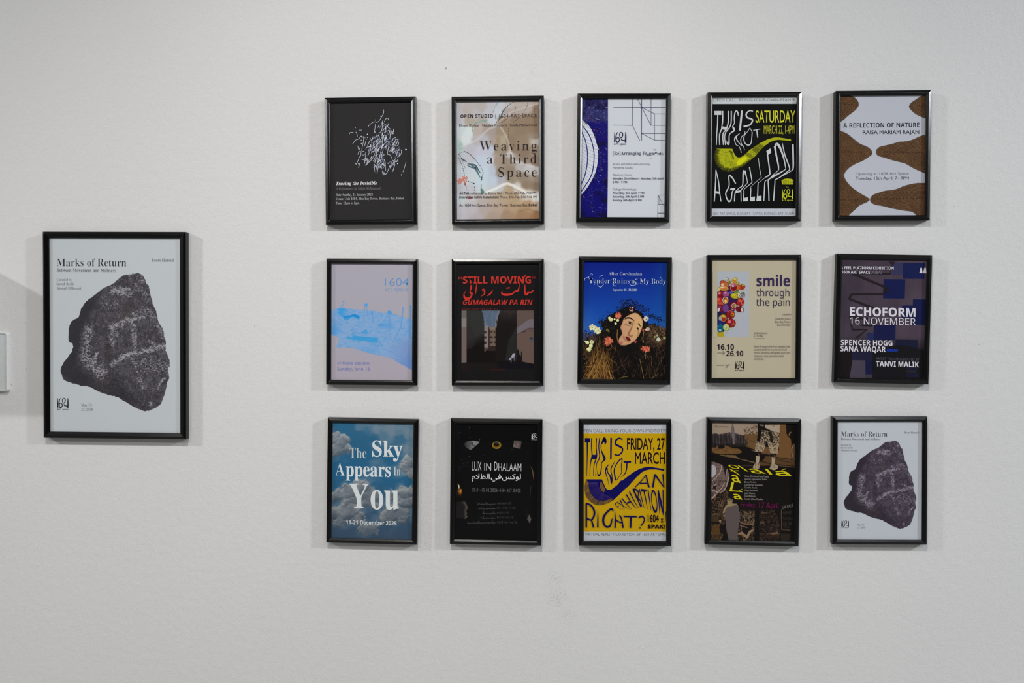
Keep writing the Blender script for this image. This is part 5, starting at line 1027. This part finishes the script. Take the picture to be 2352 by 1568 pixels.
        put([(50,2360),(235,2350),(240,2560),(50,2560)], (66, 50, 30), .8); put([(50,2640),(250,2620),(250,2880),(50,2880)], (92, 62, 28), .8); put([(50,2900),(250,2900),(250,3060),(50,3060)], (70, 52, 28), .7); put([(255,2620),(430,2620),(440,2860),(255,2850)], (18, 12, 11)); put([(50,2555),(250,2555),(250,2600),(50,2600)], (20, 14, 12)); put([(60,2340),(220,2335),(220,2362),(60,2365)], (130, 108, 70)); put([(245,2510),(290,2505),(290,2560),(250,2560)], (146, 124, 98)); put([(230,2200),(330,2180),(400,2400),(300,2600),(290,2400)], (70, 52, 36), .7)
        put([(1165,2230),(1275,2230),(1275,3100),(1150,3100)], (13, 11, 12)); put([(815,2640),(1100,2620),(1080,2760),(1000,2910),(880,2880),(830,2760)], (18, 13, 12)); im = mix(im, soft(dist(X, Y, [(800,2560),(900,2610),(1110,2620),(1140,2520)]), 14, 14), (112, 86, 66)); im = mix(im, soft(dist(X, Y, [(790,2650),(960,2700)]), 8, 10), (120, 96, 74)); im = mix(im, soft(dist(X, Y, [(760,2860),(830,2840),(960,2950),(1040,2800),(1100,2780)]), 24, 14), (138, 112, 84)); put([(1480,2840),(1700,2820),(1740,2800),(1790,2870),(1600,2880)], (104, 80, 58)); put([(1400,2880),(1790,2880),(1760,2960),(1400,2970)], (46, 30, 22))
        put([(1300,2540),(1410,2545),(1410,2610),(1300,2610)], (92, 70, 54), .8); put([(1330,2300),(1470,2300),(1460,2345),(1330,2340)], (92, 70, 56), .8); put([(1830,2860),(2080,2860),(2060,3040),(1840,3040)], (52, 42, 34), .7); put([(890,2290),(960,2290),(980,2400),(890,2400)], (104, 84, 66), .7); put([(1010,2420),(1130,2360),(1140,2420),(1030,2470)], (96, 78, 60), .8)
        # the man, a flat grey cut-out under cap and collar
        put([(455,1985),(520,1945),(595,1985),(575,2060),(590,2085),(690,2090),(748,2170),(560,2150),(440,2190),(372,2350),(335,2320),(400,2150),(455,2110)], (142, 122, 88)); put([(470,1960),(520,1945),(590,1985),(580,2010),(470,2010)], (104, 88, 66)); put([(350,2380),(400,2380),(410,2410),(370,2430)], (150, 130, 90))
        return im
    s.full(fn, 0.62)
    g = (88, 77, 77)
    s.poly([(432,2195),(560,2152),(690,2118),(745,2195),(785,2400),(758,2600),(722,2790),(722,3090),(490,3090),(432,2760),(406,2500),(392,2310)], g); s.up(); y = (206, 190, 16)
    s.letter('o', [(430,1086),(640,1084),(815,1188),(600,1192)], y, 'NR'); s.letter('l', [(712,1098),(752,1099),(1000,1257),(948,1256)], y, 'NR'); s.letter('a', [(955,1183),(1190,1188),(1452,1316),(1120,1304)], y, 'NR', .02); s.letter('l', [(1412,1188),(1486,1190),(1618,1336),(1542,1335)], y, 'NR'); s.letter('a', [(1630,1244),(1960,1246),(2115,1378),(1730,1368)], y, 'NR', .02)
    s.letter('a', [(535,1336),(700,1352),(805,1562),(590,1515)], y, 'NR', .02); s.letter('a', [(570,1830),(745,1838),(848,1988),(640,1962)], y, 'NR', .02)
    strokes(s, y, [[(1840,1232,8),(1958,1188,18)], [(515,1190,20),(640,1265,24),(772,1355,18)], [(538,1246,22),(640,1242,18),(742,1240,20)], [(600,1530,60),(572,1640,60),(540,1752,56)], [(498,1752,30),(640,1760,24),(838,1776,26)], [(700,1782,12),(838,1712,14)]])
    for t, x1, yb, y1 in (('Alexa Christine Mena Tejada', 1520, 1398, 1412), ('Andr\u00e9s Ugartechea Palma', 1476, 1474, 1480), ('Bruna Pereira', 1200, 1548, 1550), ('Carlos Paez Gonz\u00e1lez', 1365, 50+O, 58+O), ('Cynthia Acu\u00f1a', 1220, 122+O, 126+O), ('Diego Mendoza', 1240, 196+O, 200+O), ('Jo\u00e3o Ribeiro', 1165, 270+O, 274+O), ('Jos\u00e9 Roberto', 1180, 342+O, 346+O), ('Natalia Ulloa Caselles', 1370, 416+O, 426+O)): s.text(t, 897, yb, x1, 42, (158, 152, 146), 'R', y1=y1)
    s.text('Friday,', 795, 590+O, 1195, 104, (104, 8, 74), 'R', y1=600+O, res=5); s.text('17 April', 1275, 622+O, 1768, 140, (120, 6, 80), 'R', y1=632+O, res=5); s.text('1604 presents...', 115, 124, 492, 48, (84, 72, 64), 'R', y1=128)
    s.stroke([(1850,2230),(1850,2758),(2075,2766)], 12, (116, 92, 76), False); s.stroke([(1820,2260),(1818,2480)], 10, (70, 54, 44), False); k = (62, 53, 49)
    s.text('LA PALE', 1880, 2226, 2150, 82, (122, 110, 104), 'R', y1=2166); s.text('ALMAC', 1885, 2358, 2120, 74, k, 'R', y1=2345); s.text('TALABA', 1880, 2504, 2140, 74, (50, 43, 41), 'R', y1=2500); s.text('ARTES', 1880, 2632, 2110, 72, k, 'R', y1=2628); s.text('NAC', 1900, 2708, 2050, 62, (56, 48, 45), 'R')

ROCK = [(885,353),(915,365),(935,395),(940,420),(957,440),(965,480),(985,560),(1005,600),(1015,660),(1030,690),(1050,720),(1055,760),(1068,800),(1065,845),(1080,890),(1094,930),(1092,958),(1082,962),(1082,1000),(1090,1030),(1075,1060),(1065,1110),(1050,1160),(1035,1195),(1000,1225),(970,1235),(930,1245),(900,1232),(860,1215),(800,1180),(750,1150),(700,1140),(640,1120),(590,1095),(560,1080),(520,1080),(490,1068),(440,1055),(405,1035),(400,1010),(388,990),(395,960),(410,930),(440,890),(465,860),(470,835),(465,810),(442,795),(440,740),(445,700),(460,665),(505,640),(520,590),(545,550),(575,520),(600,505),(630,480),(660,455),(690,440),(715,430),(735,415),(770,385),(790,368),(830,365),(860,358)]
def art_rock(s, big):
    s.paper((191, 195, 200) if big else (190, 193, 201))
    if big: s.view(0, 0, 2.8)
    else:                                                          # the same design printed smaller
        kx, ky = 711 / 706, 860 / 892
        H = s._put
        def put(P, T, col):
            P = np.asarray(P, float); H(np.stack([242 + (P[:, 0] - 388) * kx, 345 + (P[:, 1] - 353) * ky], 1), T, col)
        s._put = put
    s.slope = 0.002
    R = np.array(ROCK, float)
    def fn(X, Y):
        j = (fbm(X / 15, Y / 15, 3) - .5) * 9; Xj, Yj = X + j, Y + (fbm(X / 15 + 5, Y / 15 + 3, 3) - .5) * 9
        m = inside(Xj, Yj, ROCK)
        n = fbm(X / 30, Y / 24, 4); f = fbm(X / 7.0, Y / 6.0, 3); g = vnoise(X / 1.7, Y / 1.7); st = fbm((X + Y * .35) / 5, (Y - X * .35) / 26, 3)
        im = np.zeros(X.shape + (3,)) + np.array((191, 195, 200.) if big else (190, 193, 201.))
        c = np.zeros(X.shape + (3,)) + np.array((70, 66, 73.))
        c = mix(c, np.clip((n - .5) * 4, 0, .6), (90, 86, 94)); c = mix(c, np.clip((.5 - n) * 4, 0, .6), (54, 50, 55)); c = mix(c, np.clip((st - .58) * 5, 0, .3), (104, 100, 110)); c = mix(c, np.clip((.40 - st) * 5, 0, .4), (50, 47, 52))
        c = c + ((g - .5) * 22)[..., None]
        left = soft(dist(X, Y, [(480,700),(480,830),(430,980),(560,1060),(700,1125),(830,1180)]), 30, 46) + soft(dist(X, Y, [(560,560),(520,650)]), 20, 40) + soft(dist(X, Y, [(640,480),(580,560)]), 14, 30) * .7
        c = mix(c, np.clip(left, 0, 1) * .9, (48, 46, 51)); c = mix(c, soft(dist(X, Y, [(700,780),(690,880),(720,940)]), 8, 26) * .7, (50, 45, 47)); c = mix(c, soft(dist(X, Y, [(740,1060),(760,1110)]), 30, 60) * .6, (44, 41, 49))
        c = mix(c, soft(np.hypot(X - 800, Y - 620), 20, 70) * .35, (74, 68, 62)); c = mix(c, soft(np.hypot(X - 650, Y - 1060), 20, 80) * .35, (72, 66, 62))
        L = np.zeros(X.shape)
        for p, w, e, k in (([(715,705),(770,680),(830,655),(920,640)],7,16,1.0), ([(725,940),(800,890),(880,865),(960,850),(1060,828)],9,18,1.0), ([(820,650),(860,700),(862,760),(868,825)],8,16,.8), ([(735,470),(770,465),(830,480)],14,26,.9), ([(700,800),(760,740)],8,20,.6), ([(860,620),(950,600),(990,640)],10,24,.6), ([(850,900),(880,960),(900,1040),(930,1100)],8,22,.6),
                           ([(560,720),(545,800),(535,880),(580,940),(650,1000)],20,40,.7), ([(620,870),(610,940)],4,8,.9), ([(640,860),(560,940)],3,7,.6), ([(1060,1030),(1030,1060),(1015,1100)],4,9,.9), ([(1010,690),(1040,720),(1050,770)],8,18,.7), ([(960,790),(1000,810),(1020,840)],6,14,.6), ([(780,700),(720,760),(720,800)],12,26,.5), ([(900,960),(960,930),(1060,960)],26,50,.45), ([(880,440),(900,470),(950,500)],18,40,.4), ([(660,520),(690,580),(740,560)],12,30,.35), ([(968,1188),(966,1200)],5,9,.9), ([(840,370),(900,380),(930,420)],10,22,.5)):
            L = np.maximum(L, soft(dist(X + j * .6, Y, p), w, e) * k)
        f5 = fbm(X / 8.5, Y / 6.5, 5); fine = fbm(X / 3.0, Y / 2.7, 3); t = f5 * .60 + fine * .46 + .30 * np.clip(L, 0, 1)
        light = np.clip((t - .66) * 4.6, 0, 1) * np.clip(.25 + L * 1.4 + .35 * (X > 560), 0, 1) * (1 - .75 * np.clip(left, 0, 1))
        c = mix(c, light * .9, (172, 169, 178)); c = mix(c, np.clip((.92 - f5 - fine) * 3, 0, .55), (46, 43, 48)); c = mix(c, np.clip((fine - .60) * 4, 0, .4) * np.clip((X - 540) / 100, 0, 1), (124, 120, 131))
        if not big: c = c * .9 + np.array((4, -2, 4))
        return np.where(m[..., None], c, im)
    s.image(380, 345, 1102, 1252, fn, 0.42 if big else 0.42)
    k = (42, 43, 50)
    s.text('Marks of Return', 366, 312, 812, 49, k, 'SB', -.016, res=5); s.text('Between Movement and Stillness', 365, 347, 745, 22, (62, 62, 72), 'SB', -.012, y1=349); s.text('Reem Hamed', 975, 282, 1117, 20, (66, 66, 76), 'SB', -.014, y1=283)
    for t, x1, y in (('Curated by', 462, 406), ('Sarrah Bashir', 480, 433), ('Ahmad Al Bissani', 522, 461)): s.text(t, 365, y, x1, 17.5, (68, 68, 78), 'SB', -.014)
    s.text('May 15-', 523, 1212, 595, 17, (64, 64, 70), 'SB', -.014); s.text('23, 2026', 523, 1240, 597, 17, (64, 64, 70), 'SB', -.014); s.logo(369, 1157, 440, 1222, 1228, 1236, (30, 32, 38))

# ------------------------------------------------------------------ the framed posters: centre x, z, tilt (degrees), sheet corners in image pixels, projected through the camera, print, label
POSTERS = [
    (-0.3944, 0.4088, 0.522, [(55.51, 44.53), (246.71, 41.68), (248.74, 315.19), (58.07, 317.06)], art_tracing, 'black framed dark poster with a tangle of white scribbled lines above white italic lettering'),
    (-0.0857, 0.4093, 0.337, [(46.68, 42.14), (239.95, 39.89), (240.29, 314.89), (47.56, 316.15)], art_weaving, 'black framed poster of pale folded embroidered cloth under large dark serif letters'),
    (0.2161, 0.4138, -0.297, [(45.5, 35.09), (240.84, 34.97), (237.3, 311.46), (42.53, 310.59)], art_fragments, 'black framed white poster with a deep blue strip and thin perspective lines'),
    (0.5270, 0.4158, 0.060, [(43.83, 32.06), (241.32, 30.71), (238.63, 308.73), (41.71, 309.08)], art_gallery, 'black framed black poster with a yellow pipe among warped white letters'),
    (0.8295, 0.4176, 0.145, [(47.77, 28.71), (247.4, 27.04), (244.27, 306.56), (45.22, 307.22)], art_rope, 'black framed white poster with brown coiled rope shapes coming in from both sides'),
    (-0.3919, 0.0181, -0.191, [(59.61, 43.01), (250.1, 43.87), (248.76, 315.3), (58.8, 313.49)], art_critique, 'black framed mauve poster with a pale blue drawing of a landscape with towers'),
    (-0.0847, 0.0183, 0.167, [(47.04, 43.76), (239.58, 43.42), (239.11, 316.32), (47.12, 315.69)], art_moving, 'black framed black poster with red lettering over a dark photo of an alley'),
    (0.2216, 0.0236, -0.388, [(48.85, 38.04), (243.46, 39.56), (239.48, 313.92), (45.45, 311.43)], art_tender, 'black framed poster of a sculpted face lying among flowers under a blue sky'),
    (0.5302, 0.0283, 0.159, [(43.37, 34.8), (240.11, 34.45), (237.92, 310.34), (41.74, 309.71)], art_smile, 'black framed beige poster with a cluster of glossy red and yellow blobs'),
    (0.8347, 0.0296, -0.893, [(51.02, 32.05), (249.84, 35.29), (241.61, 312.62), (43.4, 308.39)], art_echo, 'black framed dusky purple poster with navy squares and bold white capitals'),
    (-0.3903, -0.3709, -0.750, [(62.57, 37.37), (252.34, 41.37), (248.38, 310.7), (59.16, 305.78)], art_sky, 'black framed poster of a cloudy blue sky with heavy white serif words'),
    (-0.0872, -0.3697, -0.306, [(44.88, 39.2), (236.67, 41.74), (233.97, 312.52), (42.74, 309.04)], art_lux, 'black framed black poster with a small yellow eye, a candle and thin white lettering'),
    (0.2249, -0.3679, 0.360, [(48.07, 40.91), (241.95, 41.23), (241.58, 313.52), (48.25, 312.24)], art_exhibition, 'black framed yellow poster with a navy pipe among warped navy letters'),
    (0.5318, -0.3633, -0.484, [(43.25, 37.42), (239.22, 40.58), (233.92, 314.3), (38.54, 310.18)], art_street, 'black framed sepia poster with striding legs and yellow letters turning a corner'),
    (0.8323, -0.3571, 0.506, [(40.89, 35.45), (238.96, 35.25), (237.64, 310.51), (40.13, 309.72)], lambda s: art_rock(s, False), 'small black framed white poster of a dark rock, below the dusky purple poster'),
]
BIG = (-1.0290, -0.0174, -0.138, [(112.07, 43.81), (417.37, 44.58), (418.06, 496.28), (114.18, 492.97)], lambda s: art_rock(s, True), 'large black framed white poster of a dark rock hanging apart from the grid')

def framed(x, z, deg, q, art, label, W, H, profile, sw, sh, group):
    t = bpy.data.objects.new('framed_poster', None); COL.objects.link(t)
    t.empty_display_size = 0.05
    t.location = (x, 0.0, z + ZC); t.rotation_euler = (0, -math.radians(deg), 0)
    t['label'] = label; t['category'] = 'framed poster'
    if group: t['group'] = group
    f = link('frame', frame_mesh(W, H, profile), M_FRAME, t)
    s = Sheet(sw, sh, q); art(s)
    pr = s.build('printed_poster', t)
    g = link('glass_pane', box_mesh('glass_pane', -sw / 2, sw / 2, -0.0125, -0.0119, -sh / 2, sh / 2), M_GLASS, t)
    return t

framed(*BIG, 0.3578, 0.5087, LARGE, 0.333, 0.484, None)
for p in POSTERS:
    framed(*p, 0.22295, 0.30745, SMALL, 0.2034, 0.2878, 'small framed posters hung in a grid on the wall')

# ------------------------------------------------------------------ the white wall plate at the left edge and an unseen box added to throw the shadow beside it
def plate_mesh(x0, x1, z0, z1, d, r, lip):
    """a shallow moulded cover: rounded corners, a raised rim and a slightly sunk face"""
    bm = bmesh.new(); rings = []
    for ins, y in ((0.0, 0.0), (0.0, d * 0.75), (0.0012, d), (lip, d), (lip + 0.0012, d - 0.0015), (lip + 0.006, d - 0.0015)):
        ring = []
        for cx, cz, a0 in ((x1 - r, z1 - r, 0), (x0 + r, z1 - r, 90), (x0 + r, z0 + r, 180), (x1 - r, z0 + r, 270)):
            for k in range(7):
                a = math.radians(a0 + 15 * k); rr = max(r - ins, 0.0006)
                ring.append(bm.verts.new((cx + math.cos(a) * rr, -y, cz + math.sin(a) * rr)))
        rings.append(ring)
    n = len(rings[0])
    for a, b in zip(rings[:-1], rings[1:]):
        for k in range(n): bm.faces.new((a[k], a[(k + 1) % n], b[(k + 1) % n], b[k]))
    bm.faces.new(rings[-1]); bm.faces.new(rings[0][::-1])
    bmesh.ops.recalc_face_normals(bm, faces=bm.faces)
    me = bpy.data.meshes.new('cover'); bm.to_mesh(me); bm.free()
    return me
p = bpy.data.objects.new('wall_plate', None); COL.objects.link(p)
p.location = (-1.348, 0, ZC - 0.0845)
p['label'] = 'white plastic wall plate cut off by the left edge, beside the large framed rock poster'; p['category'] = 'wall plate'
link('cover', plate_mesh(-0.0445, 0.0445, -0.0735, 0.0735, 0.009, 0.007, 0.0035), M_PLASTIC, p)

bx = bpy.data.objects.new('shadow_caster_box', None); COL.objects.link(bx)
bx.location = (-1.535, 0, ZC)
bx['label'] = 'deep white box added out of view left of the plate, shaped to throw a shadow beside it'; bx['category'] = 'shadow caster'
bm = bmesh.new()
prof = [(-0.12, -0.096), (0.13, -0.096), (0.14, -0.086), (0.14, 0.172), (0.0, 0.219), (-0.12, 0.219)]  # outline guessed from the shadow it has to throw into view
vs = [bm.verts.new((x, 0, z)) for x, z in prof]
r_ = bmesh.ops.extrude_face_region(bm, geom=[bm.faces.new(vs)])
for v in r_['geom']:
    if isinstance(v, bmesh.types.BMVert): v.co.y = -0.10
bmesh.ops.recalc_face_normals(bm, faces=bm.faces)
bmesh.ops.bevel(bm, geom=list(bm.edges), offset=0.004, segments=3, profile=0.5, affect='EDGES')
me = bpy.data.meshes.new('housing'); bm.to_mesh(me); bm.free()
link('housing', me, M_PLASTIC, bx)
